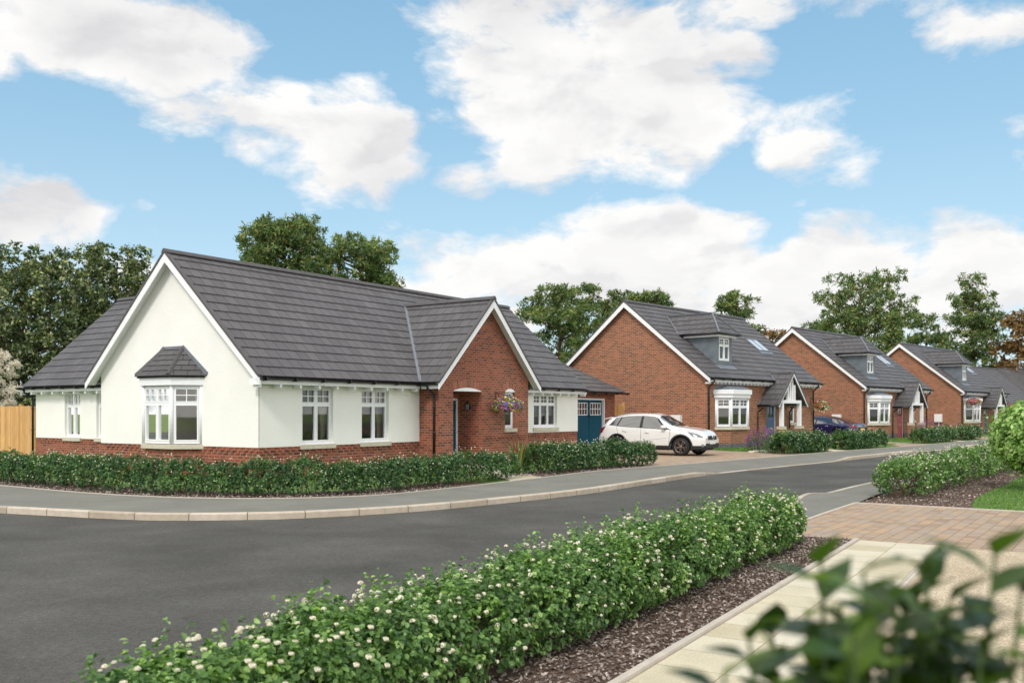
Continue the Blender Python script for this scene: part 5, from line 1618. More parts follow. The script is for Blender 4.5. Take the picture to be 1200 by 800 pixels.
flower_shrub('lavender_shrub', at(903, 37.2), .6, .8, 'purple flowering shrub touching the left end of the hedge below the blue door', 'leaf_hedge_far', 'flower_purple', 1500, 90, 23, True)
flower_shrub('golden_shrub', at(921, 39.0), .7, .9, 'yellow flowering shrub in front of the blue front door', 'leaf_light', 'flower_yellow', 1500, 120, 24)
flower_shrub('golden_shrub', at(655, 28.4), .6, .62, 'low yellow flowering shrub behind the hedge under the three light window', 'leaf_light', 'flower_yellow', 900, 120, 25)
flower_shrub('mauve_shrub', at(1089, 57.0), .8, .98, 'mauve flowering shrub left of the white meter box on the farthest dormer house', 'leaf_hedge_far', 'flower_purple', 1200, 100, 26, True)
flower_shrub('blue_flower_shrub', at(1105, 58.0), .7, .98, 'blue flowering shrub right below the white meter box of the farthest dormer house', 'leaf_hedge_far', 'flower_blue', 1200, 200, 27)
flower_shrub('blue_flower_shrub', at(1124, 60.0), .6, .95, 'blue flowering shrub below the flower basket of the farthest dormer house', 'leaf_hedge_far', 'flower_blue', 1000, 150, 28)
for k, (px, Y) in enumerate(((330, 20.6), (395, 20.9), (452, 22.2))):
    flower_shrub('blue_flower_shrub', at(px, Y), .4, .42, ('low blue flowering plant behind the long hedge at the white corner of the bungalow', 'low blue flowering plant behind the long hedge between the two front windows', 'low blue flowering plant behind the long hedge under the second front window')[k], 'leaf_hedge_far', 'flower_blue', 700, 110, 40 + k)

def rock(loc, s, seed, label):
    rng = random.Random(seed); mb = MB(); n = 9
    rings = []
    for i, (f, z) in enumerate(((.9, 0), (1, .25), (.8, .6), (.4, .8))):
        rings.append([Vector((math.cos(2 * math.pi * k / n) * f * s * rng.uniform(.8, 1.15), math.sin(2 * math.pi * k / n) * f * s * .7 * rng.uniform(.8, 1.15), z * s * .55 * rng.uniform(.85, 1.1))) for k in range(n)])
    for i in range(3):
        for k in range(n): mb.face([rings[i][k], rings[i][(k + 1) % n], rings[i + 1][(k + 1) % n], rings[i + 1][k]])
    mb.face(rings[-1])
    o = mb.build('rock', M['stone']); o.location = loc
    return tag(o, label, 'rock', 'pale edging rocks by the first brick bay')
labs = ('pale rock right beside the corner of the first brick bay', 'pale rock second from the brick bay', 'middle pale rock in front of the purple shrubs', 'pale rock second from the hedge end', 'pale rock right by the hedge below the blue door')
for k in range(5):
    q = at(881 + k * 5.4, 38.0 - .3 * abs(k - 2)); rock(q, .17 + .04 * ((k * 7) % 3) / 2, k, labs[k])

# timber fence left of the bungalow and the side fence between the houses
def fence(a, b, h, label, name='timber_fence', posts=True):
    root = empty(name, (a[0], a[1], 0)); tag(root, label, 'fence', 'pale close boarded timber fences')
    a2 = Vector((0, 0)); d = Vector((b[0] - a[0], b[1] - a[1])); L = d.length; d.normalize()
    F = frame((0, 0), (d.x, d.y))
    mb = MB(); n = int(L / .125)
    for i in range(n):
        s = i * .125; j = .006 * ((i * 37) % 5) / 5
        mb.fbox(F, s, s + .122, .0, .018 + j, .05, h + j)
    mb.build('boards', M['timber'], root)
    rb = MB()
    for z in (.3, h * .55, h - .25): rb.fbox(F, 0, L, -.05, -.001, z, z + .08)
    rb.build('rails', M['timber'], root)
    m = int(L / 1.8) + 1
    for i in range(m + 1):
        s = min(L, i * 1.8); pb = MB(); pb.fbox(F, s - .05, s + .05, -.15, -.052, 0, h + .08); pb.build('post', M['timber'], root)
    return root
a = h1(2.05, 13.86); b = h1(1.8, 24.0)
fence(b, a, 1.84, 'orange brown boarded fence joining the left end of the white bungalow')
a = h1(21.42, 1.9)
fence((a[0], a[1]), (5.16, 42.4), 1.98, 'short boarded fence seen above the white car between garage and brick house')
# ------------------------------------------------------------------ ground
ZR = -.11
def sheet(name, pts, z, mat, rot=None, off=(0, 0)):
    mb = MB()
    c, s = (math.cos(rot), math.sin(rot)) if rot is not None else (1, 0)
    uv = [((p[0] - off[0]) * c + (p[1] - off[1]) * s, -(p[0] - off[0]) * s + (p[1] - off[1]) * c) for p in pts]
    mb.face([(p[0], p[1], z) for p in pts], uv)
    return tag(mb.build(name, mat), kind='structure')
def strip(name, A, B, z, mat, zb=None):
    mb = MB()
    d = np.r_[0, np.cumsum(np.linalg.norm(np.diff(A, axis=0), axis=1))]
    for i in range(len(A) - 1):
        mb.face([(A[i][0], A[i][1], z), (A[i + 1][0], A[i + 1][1], z), (B[i + 1][0], B[i + 1][1], z if zb is None else zb), (B[i][0], B[i][1], z if zb is None else zb)],
                [(d[i], 0), (d[i + 1], 0), (d[i + 1], 1), (d[i], 1)])
    return tag(mb.build(name, mat), kind='structure')

sheet('ground', [(-900, -300), (900, -300), (900, 1500), (-900, 1500)], -.16, M['field'])
sheet('road', [(-70, -40), (40, -40), (130, 60), (130, 140), (60, 140), (-70, 60)], ZR, M['asphalt'])

far_k = catmull([(-42, 33), (-26, 24.2), (-16.5, 19.2), (-12, 17.2), (-8.8, 15.95), (-6.27, 15.0), (-5.34, 14.86), (-4.35, 14.94), (-3.35, 15.2), (-1.73, 16.15), (-.27, 17.55), (1.5, 19.6), (3.33, 22.4), (4.84, 24.75), (5.93, 26.3), (8.8, 29.7), (11.7, 33.0), (13.9, 35.7), (16.6, 39.0), (21.0, 44.0), (28, 52), (36, 61.2), (45, 71), (70, 96)], .15)
far_b = catmull([(-42, 37.2), (-26, 28.2), (-17.5, 23.6), (-14.2, 22.1), (-11.3, 20.5), (-9.06, 18.95), (-7.44, 18.05), (-6.25, 17.6), (-4.8, 17.4), (-3.26, 17.75), (-2.02, 18.8), (.69, 22.9), (2.36, 25.6), (5.27, 28.9), (9.66, 33.9), (14, 39.0), (18.3, 43.6), (24.6, 51.0), (30, 57.5), (38, 66.5), (48, 77.5), (70, 101)], .15)
NP = 420
fk = resample(far_k, NP); fb = resample(far_b, NP)
def seg_drop(x, y):
    """kerb upstand: 0.11 m, lowered where drives cross"""
    f = 1.0
    for (ax, bx) in ((5.9, 11.4), (18.2, 21.6), (30.5, 34.0)):
        if ax - .9 < x < bx + .9:
            f = min(f, np.clip(max(ax - x, x - bx) / .9, 0, 1))
    return f
def kerb(name, c, side, label=None, dropf=None, w=.125):
    """kerb stones with a chamfered top edge; side: +1 pavement on the left"""
    mb = MB()
    d = np.r_[0, np.cumsum(np.linalg.norm(np.diff(c, axis=0), axis=1))]
    o1 = offset(c, side * .02); o2 = offset(c, side * w)
    rows = []
    for i in range(len(c)):
        f = dropf(c[i][0], c[i][1]) if dropf else 1.0
        zt = ZR + .02 + .095 * f
        rows.append([(c[i][0], c[i][1], ZR - .03), (c[i][0], c[i][1], zt - .02 * (.3 + .7 * f)), (o1[i][0], o1[i][1], zt), (o2[i][0], o2[i][1], zt if f > .98 else max(zt, -.002 - .09 * (1 - f))), (o2[i][0], o2[i][1], ZR - .03)])
    for i in range(len(c) - 1):
        for j in range(4):
            mb.face([rows[i][j], rows[i + 1][j], rows[i + 1][j + 1], rows[i][j + 1]], [(d[i], j * .1), (d[i + 1], j * .1), (d[i + 1], j * .1 + .1), (d[i], j * .1 + .1)])
    return tag(mb.build(name, M['kerb']), kind='structure')
fkd = resample(far_k, 900)
kerb('kerb', fkd, 1, dropf=seg_drop)
fo = offset(fk, .122)
# pavement dips to the dropped kerbs
pm = MB(); pd = []
for i in range(NP - 1):
    A0, A1, B0, B1 = fo[i], fo[i + 1], fb[i], fb[i + 1]
    z0 = .004 - .09 * (1 - seg_drop(*fk[i])); z1 = .004 - .09 * (1 - seg_drop(*fk[i + 1]))
    m0, m1 = A0 * .35 + B0 * .65, A1 * .35 + B1 * .65
    pm.face([(A0[0], A0[1], z0), (A1[0], A1[1], z1), (m1[0], m1[1], .004), (m0[0], m0[1], .004)])
    pm.face([(m0[0], m0[1], .004), (m1[0], m1[1], .004), (B1[0], B1[1], .004), (B0[0], B0[1], .004)])
tag(pm.build('pavement', M['pavement']), kind='structure')
strip('front_lawn', fb, fb + np.array([0, 150.0]), -.006, M['lawn'])
def edging(name, c, w, z0, z1, mat=None):
    mb = MB(); d = np.r_[0, np.cumsum(np.linalg.norm(np.diff(c, axis=0), axis=1))]
    a = offset(c, w / 2); b = offset(c, -w / 2)
    for i in range(len(c) - 1):
        for P, Q, za, zb in ((a, a, z0, z1), (a, b, z1, z1), (b, b, z1, z0)):
            mb.face([(P[i][0], P[i][1], za), (P[i + 1][0], P[i + 1][1], za), (Q[i + 1][0], Q[i + 1][1], zb), (Q[i][0], Q[i][1], zb)], [(d[i], 0), (d[i + 1], 0), (d[i + 1], .1), (d[i], .1)])
    return tag(mb.build(name, mat or M['edging']), kind='structure')
edging('pavement_edging', fb, .05, -.05, .018)

# drives and paths on the houses' side
Ps = lambda u, v: tuple(h1(u, v))
def on_back(x):
    i = int(np.argmin(np.abs(fb[:, 0] - x))); return tuple(fb[i])
bi = [i for i in range(NP) if 4.2 <= fb[i][0] <= 11.6]
sheet('block_drive', [tuple(fb[i] + np.array([-.02, .02])) for i in bi[::3]] + [(11.6, 36.4), (9.1, 38.5), (8.2, 40.6), (5.5, 43.0), Ps(21.4, 1.5), Ps(15.6, 1.5), Ps(15.3, -1.2), (3.6, 29.6)], .006, M['blocks'], TH1)
sheet('front_path', [on_back(.1), on_back(.84), tuple(h1(8.2, -.8)), tuple(h1(6.9, -.8))], .006, M['slabs'], R(120))
sheet('block_drive', [on_back(18.4), on_back(21.4), tuple(h2(O2, 17.8, 2)), tuple(h2(O2, 17.6, 8)), tuple(h2(O2, 10.7, 8)), tuple(h2(O2, 10.7, -1.0)), tuple(h2(O2, 14.5, -1.8))], .006, M['blocks'], TH2)
sheet('front_path', [on_back(13.3), on_back(14.2), tuple(h2(O2, 6.5, -.2)), tuple(h2(O2, 5.3, -.2))], .008, M['slabs'], TH2)
sheet('block_drive', [on_back(28.2), on_back(31.4), tuple(h2(O3, 17, 2)), tuple(h2(O3, 16.8, 8)), tuple(h2(O3, 10.7, 8)), tuple(h2(O3, 10.7, -1))], .006, M['blocks'], TH2)
sheet('front_path', [on_back(24.8), on_back(25.7), tuple(h2(O3, 6.5, -.2)), tuple(h2(O3, 5.3, -.2))], .008, M['slabs'], TH2)

# near side: the plot the camera stands on
near_k = catmull([(2.2, 11.1), (3.3, 13.0), (4.75, 16.2), (5.55, 18.0), (6.06, 18.9), (6.6, 19.7), (8.41, 22.3), (11.0, 25.6), (14.5, 29.8), (18.5, 34.4), (25, 41.8), (40, 58.5), (62, 82)], .15)
hb_dir = np.array([.53, .848])
hb_back = lambda Y: np.array([1.6 + (Y - 9.44) * .625 - .12, Y])
near_l = catmull([tuple(hb_back(-12)), tuple(hb_back(0)), tuple(hb_back(5)), tuple(hb_back(9.8)), (2.2, 11.1)], .2)
near_all = np.concatenate([near_l[:-1], near_k])
nk = resample(near_all, 700)
def near_drop(x, y): return 1.0 - np.clip(min((x - 5.9) / .8, (26 - x) / 1.0), 0, 1) * 1.0
kerb('kerb', nk, -1, dropf=near_drop)
ni = offset(nk, -.12)
strip('near_plot', ni, ni * 0 + np.array([[60.0, -40.0]]) * np.linspace(.4, 1, len(ni))[:, None] + np.array([[20, 45]]) * np.linspace(0, 1, len(ni))[:, None] ** 2, -.105, M['soil'])
E0 = np.array([4.35, 13.88]); E1 = np.array([6.12, 16.55])     # back edge of near pavement, then along u
e_back = catmull([(3.05, 11.9), tuple(E0), tuple(E1), (7.4, 18.6), (9.75, 21.7), (12.6, 25.2), (16, 29.2), (20, 33.8), (26.4, 41.0), (41.5, 57.2), (63, 80.5)], .2)
kp = [i for i in range(len(nk)) if nk[i][1] > 11.2]
A = resample(offset(nk, -.125)[kp], 300); B = resample(e_back, 300)
pm = MB()
for i in range(299):
    def zz(p): return -.004 - .085 * (1 - near_drop(*p))
    m0, m1 = A[i] * .5 + B[i] * .5, A[i + 1] * .5 + B[i + 1] * .5
    pm.face([(A[i][0], A[i][1], zz(A[i])), (A[i + 1][0], A[i + 1][1], zz(A[i + 1])), (m1[0], m1[1], -.002), (m0[0], m0[1], -.002)])
    pm.face([(m0[0], m0[1], -.002), (m1[0], m1[1], -.002), (B[i + 1][0], B[i + 1][1], -.002), (B[i][0], B[i][1], -.002)])
tag(pm.build('pavement', M['pavement']), kind='structure')
# block paved drive across, edged in concrete
Dv = np.array([.83, -.558])
C0 = np.array([3.73, 12.2])
drv = [tuple(E0 - np.array([.62, 1.02])), tuple(E0), tuple(E1), tuple(E1 + Dv * 22), tuple(C0 + Dv * 22), tuple(C0)]
sheet('block_drive', drv, .004, M['blocks'], TH1)
edging('drive_edging', np.array([E1 - np.array([.0, .0]), E1 + Dv * 11, E1 + Dv * 22]), .05, -.03, .022)
edging('drive_edging', resample(np.array([E0 - np.array([.62, 1.02]), E0, E1]), 3), .05, -.03, .016)
# slab path with edgings, gravel to its right, bark bed to its left
pd_ = np.array([.515, .857]); pl = np.array([4.40, 11.75]); pr = np.array([5.10, 11.27])
nn_ = np.array([pd_[1], -pd_[0]])
pth = [tuple(pl), tuple(pl + nn_ * .92), tuple(pl + nn_ * .92 - pd_ * 18), tuple(pl - pd_ * 18)]
sheet('slab_path', pth, .006, M['slabs'], math.atan2(pd_[1], pd_[0]), tuple(pl))
edging('path_edging', np.array([pl - pd_ * 18, pl - pd_ * 9, pl]) - nn_ * .03, .055, -.03, .03)
edging('path_edging', np.array([pl - pd_ * 18, pl - pd_ * 9, pl]) + nn_ * .95, .04, -.03, .012)
q0 = pl + nn_ * .97
sheet('gravel_drive', [tuple(q0), tuple(q0 + Dv * 20), tuple(q0 + Dv * 20 - pd_ * 18), tuple(q0 - pd_ * 18)], .002, M['gravel'])
bed_l = [tuple(hb_back(Y) + np.array([.03, 0])) for Y in (-10, 0, 5, 9.8, 11.6)]
sheet('bark_bed', bed_l + [(3.1, 12.1), tuple(C0 + np.array([.02, -.02])), tuple(pl - nn_ * .05), tuple(pl - nn_ * .05 - pd_ * 18)], .0, M['soil'])
# bed under the right-hand hedge and the lawn beyond it
bed_edge = catmull([(7.75, 15.5), (8.1, 16.35), (9.2, 18.2), (11.0, 20.7), (13.2, 23.9), (17, 29), (24, 37.5)], .3)
bed_back = resample(np.array([E1 + Dv * .05, (7.45, 18.55), (9.8, 21.65), (12.65, 25.15), (16, 29.1), (20, 33.7), (25, 39.3)]), 40)
be = resample(np.concatenate([np.array([[7.75, 15.5]]), bed_edge]), 40)
strip('bark_bed', bed_back, be, -.002, M['soil'])
strip('side_lawn', be, be + np.array([[30, -18]]) * np.linspace(.95, 1.3, 40)[:, None], .0, M['lawn'])
# beds along the far hedges
def bedstrip(i0, i1, w0=.04, w1=1.35):
    s = fb[i0:i1]; strip('bark_bed', offset(s, w0), offset(s, w1), .003, M['soil'])
xi = lambda x: int(np.argmin(np.abs(fb[:, 0] - x)))
bedstrip(xi(-38), xi(-.15)); bedstrip(xi(.8), xi(4.6))

# bark chips, one loose layer
def chips(poly, n, seed, zz=.012, size=(.018, .05)):
    rng = np.random.default_rng(seed)
    poly = np.array(poly); lo, hi = poly.min(0), poly.max(0)
    P = rng.uniform(lo, hi, (n * 4, 2)); ins = np.zeros(len(P), bool); j = len(poly) - 1
    for i in range(len(poly)):
        c = ((poly[i, 1] > P[:, 1]) != (poly[j, 1] > P[:, 1])) & (P[:, 0] < (poly[j, 0] - poly[i, 0]) * (P[:, 1] - poly[i, 1]) / (poly[j, 1] - poly[i, 1] + 1e-12) + poly[i, 0])
        ins ^= c; j = i
    P = P[ins][:n]
    bare = lump(P[:, 0] * 1.1, P[:, 1] * .9, seed) > .72
    P = P[~(bare & (rng.uniform(size=len(P)) < .8))]
    q = np.c_[P, rng.uniform(.004, zz * 2.2, len(P))]
    nrm = np.array([0, 0, 1.0]) + rng.normal(0, .38, q.shape)
    o = scatter('bark_chips', q, nrm, rng.uniform(size[0], size[1], len(q)), M['chips'], None, rng, .5, .04)
    tag(o, 'loose brown bark chips spread over the planting bed', 'bark chips', kind='stuff')
    return o
chips([tuple(hb_back(2.5)), tuple(hb_back(7)), tuple(hb_back(11.6)), (3.1, 12.1), (3.72, 12.15), tuple(pl - nn_ * .06), tuple(pl - nn_ * .06 - pd_ * 9)], 26000, 5)
s_ = resample(np.concatenate([bed_back[:24], be[:24][::-1]]), 80)
chips(s_, 9000, 6, size=(.025, .06))
s_ = np.concatenate([offset(fb, .06)[xi(-16):xi(-.15):4], offset(fb, 1.3)[xi(-16):xi(-.15):4][::-1]]); chips(s_, 12000, 8, size=(.03, .07))
s_ = np.concatenate([offset(fb, .06)[xi(.85):xi(4.6):2], offset(fb, 1.3)[xi(.85):xi(4.6):2][::-1]]); chips(s_, 3500, 9, size=(.03, .07))

# short grass blades where the lawn is near
def blades(poly, n, seed, h=.035, w=.008, label=None):
    rng = np.random.default_rng(seed)
    poly = np.array(poly); lo, hi = poly.min(0), poly.max(0)
    P = rng.uniform(lo, hi, (n * 4, 2)); ins = np.zeros(len(P), bool); j = len(poly) - 1
    for i in range(len(poly)):
        c = ((poly[i, 1] > P[:, 1]) != (poly[j, 1] > P[:, 1])) & (P[:, 0] < (poly[j, 0] - poly[i, 0]) * (P[:, 1] - poly[i, 1]) / (poly[j, 1] - poly[i, 1] + 1e-12) + poly[i, 0])
        ins ^= c; j = i
    P = P[ins][:n]; n = len(P)
    a = rng.uniform(0, 6.28, n); hh = h * rng.uniform(.5, 1.4, n); le = rng.normal(0, .5, (n, 2)) * hh[:, None]
    ww = w * rng.uniform(.7, 1.3, n)
    d = np.stack([np.cos(a) * ww, np.sin(a) * ww], 1)
    V = np.stack([np.c_[P - d, np.zeros(n)], np.c_[P + d, np.zeros(n)], np.c_[P + le, hh]], 1).reshape(-1, 3)
    o = raw_mesh('grass', V, np.arange(3 * n), 3, M['grass'], None)
    return tag(o, label or 'short mown grass of the lawn', 'grass', kind='stuff')
blades(np.concatenate([be[:26], np.array([[20, 17], [20, 8], [7.9, 15.42]])]), 60000, 31, label='short mown grass behind the block paved drive, under the round bush')
blades([tuple(h2(O2, -.2, -2.6)), tuple(h2(O2, 12, -3.8)), tuple(h2(O2, 12, .1)), tuple(h2(O2, -.2, -.1))], 14000, 32, .06, .02, label='strip of mown grass before the house with the blue door')
blades([tuple(h2(O3, -1, -2.8)), tuple(h2(O3, 12, -3)), tuple(h2(O3, 12, .1)), tuple(h2(O3, -1, -.1))], 9000, 33, .06, .025, label='strip of mown grass before the house with the red door')
blades([tuple(h1(-1.5, 3)), tuple(h1(-1.5, -2.2)), tuple(h1(6, -2.2)), tuple(h1(6, -.2)), tuple(h1(-.1, -.2)), tuple(h1(-.1, 3))], 12000, 34, .05, .012, label='mown grass between the long hedge and the bungalow')

# ------------------------------------------------------------------ hedges
GHG = 'low white flowering hedges'
o_ = offset(fb, .74)
h_long = [tuple(o_[i]) for i in range(xi(-15.5), xi(.5) + 1, 3)] + [tuple(o_[xi(.62)])]
hedge('long_hedge', h_long, .92, .62, 80000, .050, 41, 'long curved hedge along the far pavement in front of the white bungalow', GHG, M['leaf_hedge_far'], 900, .024, bushes=.8, shoots=160, gap=.32)
h_b = [tuple(o_[i]) for i in range(xi(1.2), xi(4.7) + 1, 2)]
hedge('clipped_hedge', h_b, 1.0, .70, 32000, .054, 42, 'short hedge between the slab path and the white car', GHG, M['leaf_hedge_far'], 380, .026, bushes=.9, shoots=70)
hc = lambda Y: (2.02 + (Y - 9.44) * .625, Y)
hedge('flowering_hedge', [hc(3.5), hc(6), hc(9), hc(11.75)], .76, .55, 108000, .037, 43, 'nearest hedge with white flower heads, running along the bark bed', GHG, M['leaf_hedge'], 760, .028, single=100, bushes=1.0, shoots=900)
hedge('flowering_hedge', [(7.15, 17.3), (8.9, 19.8), (10.9, 22.4), (13.6, 25.9), (16.5, 29.5)], 1.0, .66, 44000, .052, 44, 'hedge between the block paved drive and the round pale green bush', GHG, M['leaf_hedge'], 700, .031, bushes=.9, shoots=120)
def far_hedge(px0, px1, dv, h, n, seed, lab, w=.9):
    def pt(px):
        i = int(np.argmin(np.abs(o_[:, 0] / o_[:, 1] - (px - 600) / 1088))); return i
    i0, i1 = pt(px0), pt(px1)
    c = offset(fb, dv)[i0:i1 + 1:3]
    hedge('clipped_hedge', [tuple(p) for p in c], w, h, n, .085, seed, lab, GHG, M['leaf_hedge_far'], 180, .036, bushes=.9, shoots=0)
far_hedge(915, 972, .75, .70, 12000, 45, 'hedge before the blue door house, left of its slab path')
far_hedge(983, 1034, .75, .70, 12000, 46, 'hedge hiding the blue car, right of the slab path')
far_hedge(1075, 1120, .8, .72, 9000, 47, 'hedge across the red door house, left half of the pair of far hedges')
far_hedge(1124, 1150, .8, .72, 8000, 48, 'farthest hedge, below the flower basket of the last dormer house')

# round bush on the lawn
def round_bush():
    rng = np.random.default_rng(51); root = empty('round_bush', (11.05, 19.4, 0)); tag(root, 'round pale green leafy bush at the right edge of the lawn', 'bush')
    n = 9500
    d = unit(rng.normal(size=(n, 3))); rad = 1 - np.abs(rng.normal(0, .2, n))
    sh = 1 + .24 * lump(d[:, 0] * 2.4, d[:, 2] * 3 + d[:, 1], 3) + .12 * lump(d[:, 1] * 5, d[:, 2] * 6 + d[:, 0] * 4, 8)
    P = d * ((np.clip(rad, .2, 1.1) + (rng.uniform(size=n) < .09) * rng.uniform(0, .2, n)) * sh)[:, None] * np.array([.98, .98, .80]) + np.array([0, 0, 1.10])
    P[:, 2] = np.maximum(P[:, 2], .22)
    scatter('foliage', P, d + rng.normal(0, .45, d.shape) + np.array([0, 0, .35]), rng.uniform(.05, .15, n), M['leaf_bush'], root, rng, .55, .14)
    st = MB()
    for k in range(60):
        e = d[k] * np.array([.85, .85, .7]) + np.array([0, 0, 1.08]); st.tube([(e[0] * .05, e[1] * .05, 0), (e[0] * .3, e[1] * .3, .5), tuple(e)], [.03, .018, .004], 5, cap=False)
    st.build('stems', M['twig'], root)
round_bush()

# the out-of-focus laurel just in front of the camera: a real shrub from the ground up
def laurel():
    rng = np.random.default_rng(61); bx, by = .33, .82
    root = empty('laurel_shrub', (bx, by, 0)); tag(root, 'blurred dark green laurel shrub close to the camera at the lower right', 'shrub')
    tips = [(962, 662, .98), (1012, 668, .92), (1088, 650, 1.0), (1166, 652, .95), (878, 752, 1.0), (1050, 700, .88), (945, 722, 1.05), (1112, 706, 1.08), (1196, 700, .9), (1000, 745, .86),
            (1150, 762, .9), (1082, 752, .95), (1205, 775, 1.0), (985, 712, 1.15), (1128, 735, 1.16), (848, 792, .9), (1030, 765, .95), (1060, 722, 1.1), (1015, 700, 1.0), (1100, 780, 1.0), (970, 775, 1.05), (1170, 790, 1.0), (905, 745, 1.1), (1045, 745, .9), (1020, 782, 1.0), (1095, 735, .98), (1120, 790, .92), (1075, 700, 1.12), (995, 790, .9)]
    V = []; F = []
    st = MB()
    def leaf(o, t, n, L, W):
        t = t.normalized(); s = t.cross(n).normalized(); n = s.cross(t).normalized()
        b = len(V)
        prof = [(0, .04), (.16, .5), (.36, 1.0), (.6, .82), (.82, .36), (1, .01)]
        for (f, w) in prof:
            dn = n * (-L * .16 * f * f)
            for q in (-1, 0, 1):
                p = o + t * L * f + s * W * .5 * w * q + n * abs(q) * W * .12 * w + dn
                V.append(p)
        for i in range(5):
            for q in (0, 1):
                a = b + i * 3 + q; F.extend([a, a + 1, a + 4, a + 3])
    for (px, py, Y) in tips:
        Y *= .8
        tip = Vector(((px - 600) / 1088 * Y - bx, Y - by, 1.62 + (483 - py) / 1088 * Y))
        base = Vector((rng.normal(0, .03), rng.normal(0, .03), .0)); m1 = Vector((tip.x * .55, tip.y * .55, .75)) ; m2 = Vector((tip.x * .9, tip.y * .9, tip.z - .11))
        st.tube([base, m1, m2, tip], [.007, .005, .0028, .0015], 6, cap=False)
        d = (tip - m2).normalized()
        for k in range(8):
            f = k / 7; o = m2.lerp(tip, f)
            a = k * 2.4 + rng.uniform(0, .6); x = d.orthogonal().normalized(); y = d.cross(x)
            r = x * math.cos(a) + y * math.sin(a)
            t = r * (1.0 - .35 * f) + d * (.15 + .45 * f) + Vector((rng.normal(0, .25), rng.normal(0, .25), rng.normal(0, .2)))
            leaf(o, t, d * 1.0 - r * .3, rng.uniform(.046, .070) * (1.0 - .15 * f), rng.uniform(.027, .037))
        for k in range(6):
            o = m1.lerp(m2, .72 + .28 * k / 6); a = rng.uniform(0, 6.28); r = Vector((math.cos(a), math.sin(a), .3))
            leaf(o, r, Vector((0, 0, 1)), rng.uniform(.045, .066), rng.uniform(.026, .034))
    st.build('stems', M['stemgreen'], root)
    o = raw_mesh('leaves', np.array([tuple(v) for v in V]), np.array(F), 4, M['leaf_laurel'], root)
    o.data.polygons.foreach_set('use_smooth', [True] * len(o.data.polygons))
laurel()

# ------------------------------------------------------------------ trees
def T(px, Y): return ((px - 600) / 1088 * Y, Y, -.1)
GT = 'trees behind the houses'
def zt(py, Y): return 1.72 + (483 - py) / 1088 * Y
tree('broadleaf_tree', T(30, 43), 'dense dark broadleaf tree behind the fence at the left edge', 'tree', zt(290, 43), 8.4, .8, 71, M['leaf_oak'], M['bark'], .17, 60, 42000, .85, 'oak', GT)
tree('broadleaf_tree', T(137, 47), 'dense dark broadleaf tree behind the left wing roof of the bungalow', 'tree', zt(290, 47), 5.8, 1.2, 72, M['leaf_oak'], M['bark'], .17, 46, 30000, .9, 'oak', GT)
tree('broadleaf_tree', T(14, 41), 'low dark green tree filling in behind the pale blossom', 'tree', 4.6, 5.0, .3, 87, M['leaf_oak'], M['bark'], .15, 30, 12000, .85, 'oak', GT)
tree('broadleaf_tree', T(-75, 46), 'broadleaf tree mostly outside the left edge beyond the fence', 'tree', zt(296, 46), 8.0, 1.0, 73, M['leaf_oak'], M['bark'], .18, 44, 22000, .85, 'oak', GT)
tree('blossom_tree', T(-4, 37), 'pale pink blossoming tree above the timber fence', 'tree', zt(412, 37), 2.2, 1.6, 74, M['leaf_blossom'], M['bark'], .12, 26, 1500, .8, 'pine', GT)
tree('pine_tree', T(334, 72), 'tall pine rising behind the ridge of the white bungalow, left of its pair', 'tree', zt(255, 72), 8.2, 9.5, 75, M['leaf_pine'], M['pinebark'], .34, 80, 26000, 0.62, 'round', GT, dense=1.1)
tree('pine_tree', T(420, 76), 'pine behind the bungalow ridge, lower and right of its pair', 'tree', zt(278, 76), 8.2, 8.0, 76, M['leaf_pine'], M['pinebark'], .34, 66, 20000, 0.62, 'round', GT, dense=1.1)
tree('pine_tree', T(655, 76), 'broad pine between the bungalow and the first brick gable', 'tree', zt(338, 76), 8.6, 1.5, 77, M['leaf_pine'], M['pinebark'], .34, 60, 19000, 0.42, 'round', GT, dense=1.1)
tree('pine_tree', T(706, 84), 'dark pine just left of the first brick gable apex', 'tree', zt(337, 84), 6.4, 2.0, 78, M['leaf_pine'], M['pinebark'], .36, 44, 12000, 0.42, 'round', GT, dense=1.1)
tree('pine_tree', T(757, 88), 'pine top showing over the ridge of the first brick house', 'tree', zt(343, 88), 6.6, 2.5, 79, M['leaf_pine'], M['pinebark'], .38, 50, 14000, 0.55, 'round', GT)
tree('pine_tree', T(866, 92), 'narrow pine behind the rooflight of the first brick house', 'tree', zt(339, 92), 6.0, 2.0, 80, M['leaf_pine'], M['pinebark'], .38, 42, 10000, 0.42, 'round', GT, dense=1.1)
tree('brown_tree', T(906, 104), 'russet tree between the first and second brick gables', 'tree', zt(388, 104), 6.0, 1.5, 81, M['leaf_brown'], M['bark'], .36, 22, 7000, .8, 'oak', GT)
tree('pine_tree', T(1008, 104), 'wide crowned pine behind the second brick house', 'tree', zt(320, 104), 15.0, 5.5, 82, M['leaf_pine'], M['pinebark'], .42, 48, 22000, 0.36, 'pine', GT, dense=1.25)
tree('pine_tree', T(1046, 84), 'low bright green pine between the second and third brick gables', 'tree', zt(371, 84), 4.4, 1.0, 83, M['leaf_pine'], M['pinebark'], .34, 50, 11000, 0.6, 'cone', GT)
tree('pine_tree', T(1140, 118), 'tall open pine at the right behind the last dormer house', 'tree', zt(323, 118), 14.5, 4.0, 84, M['leaf_pine'], M['pinebark'], .46, 54, 18000, 0.26, 'cone', GT, dense=1.15, tr=.45)
tree('brown_tree', T(1204, 112), 'russet tree at the right edge above the long end house', 'tree', zt(364, 112), 8.5, 2.0, 85, M['leaf_brown'], M['bark'], .4, 28, 10000, .7, 'oak', GT)
tree('pine_tree', T(1085, 128), 'pine seen in the gap between the two tallest pines on the right', 'tree', zt(372, 128), 7.0, 2.0, 86, M['leaf_pine'], M['pinebark'], .46, 44, 10000, 0.5, 'round', GT)

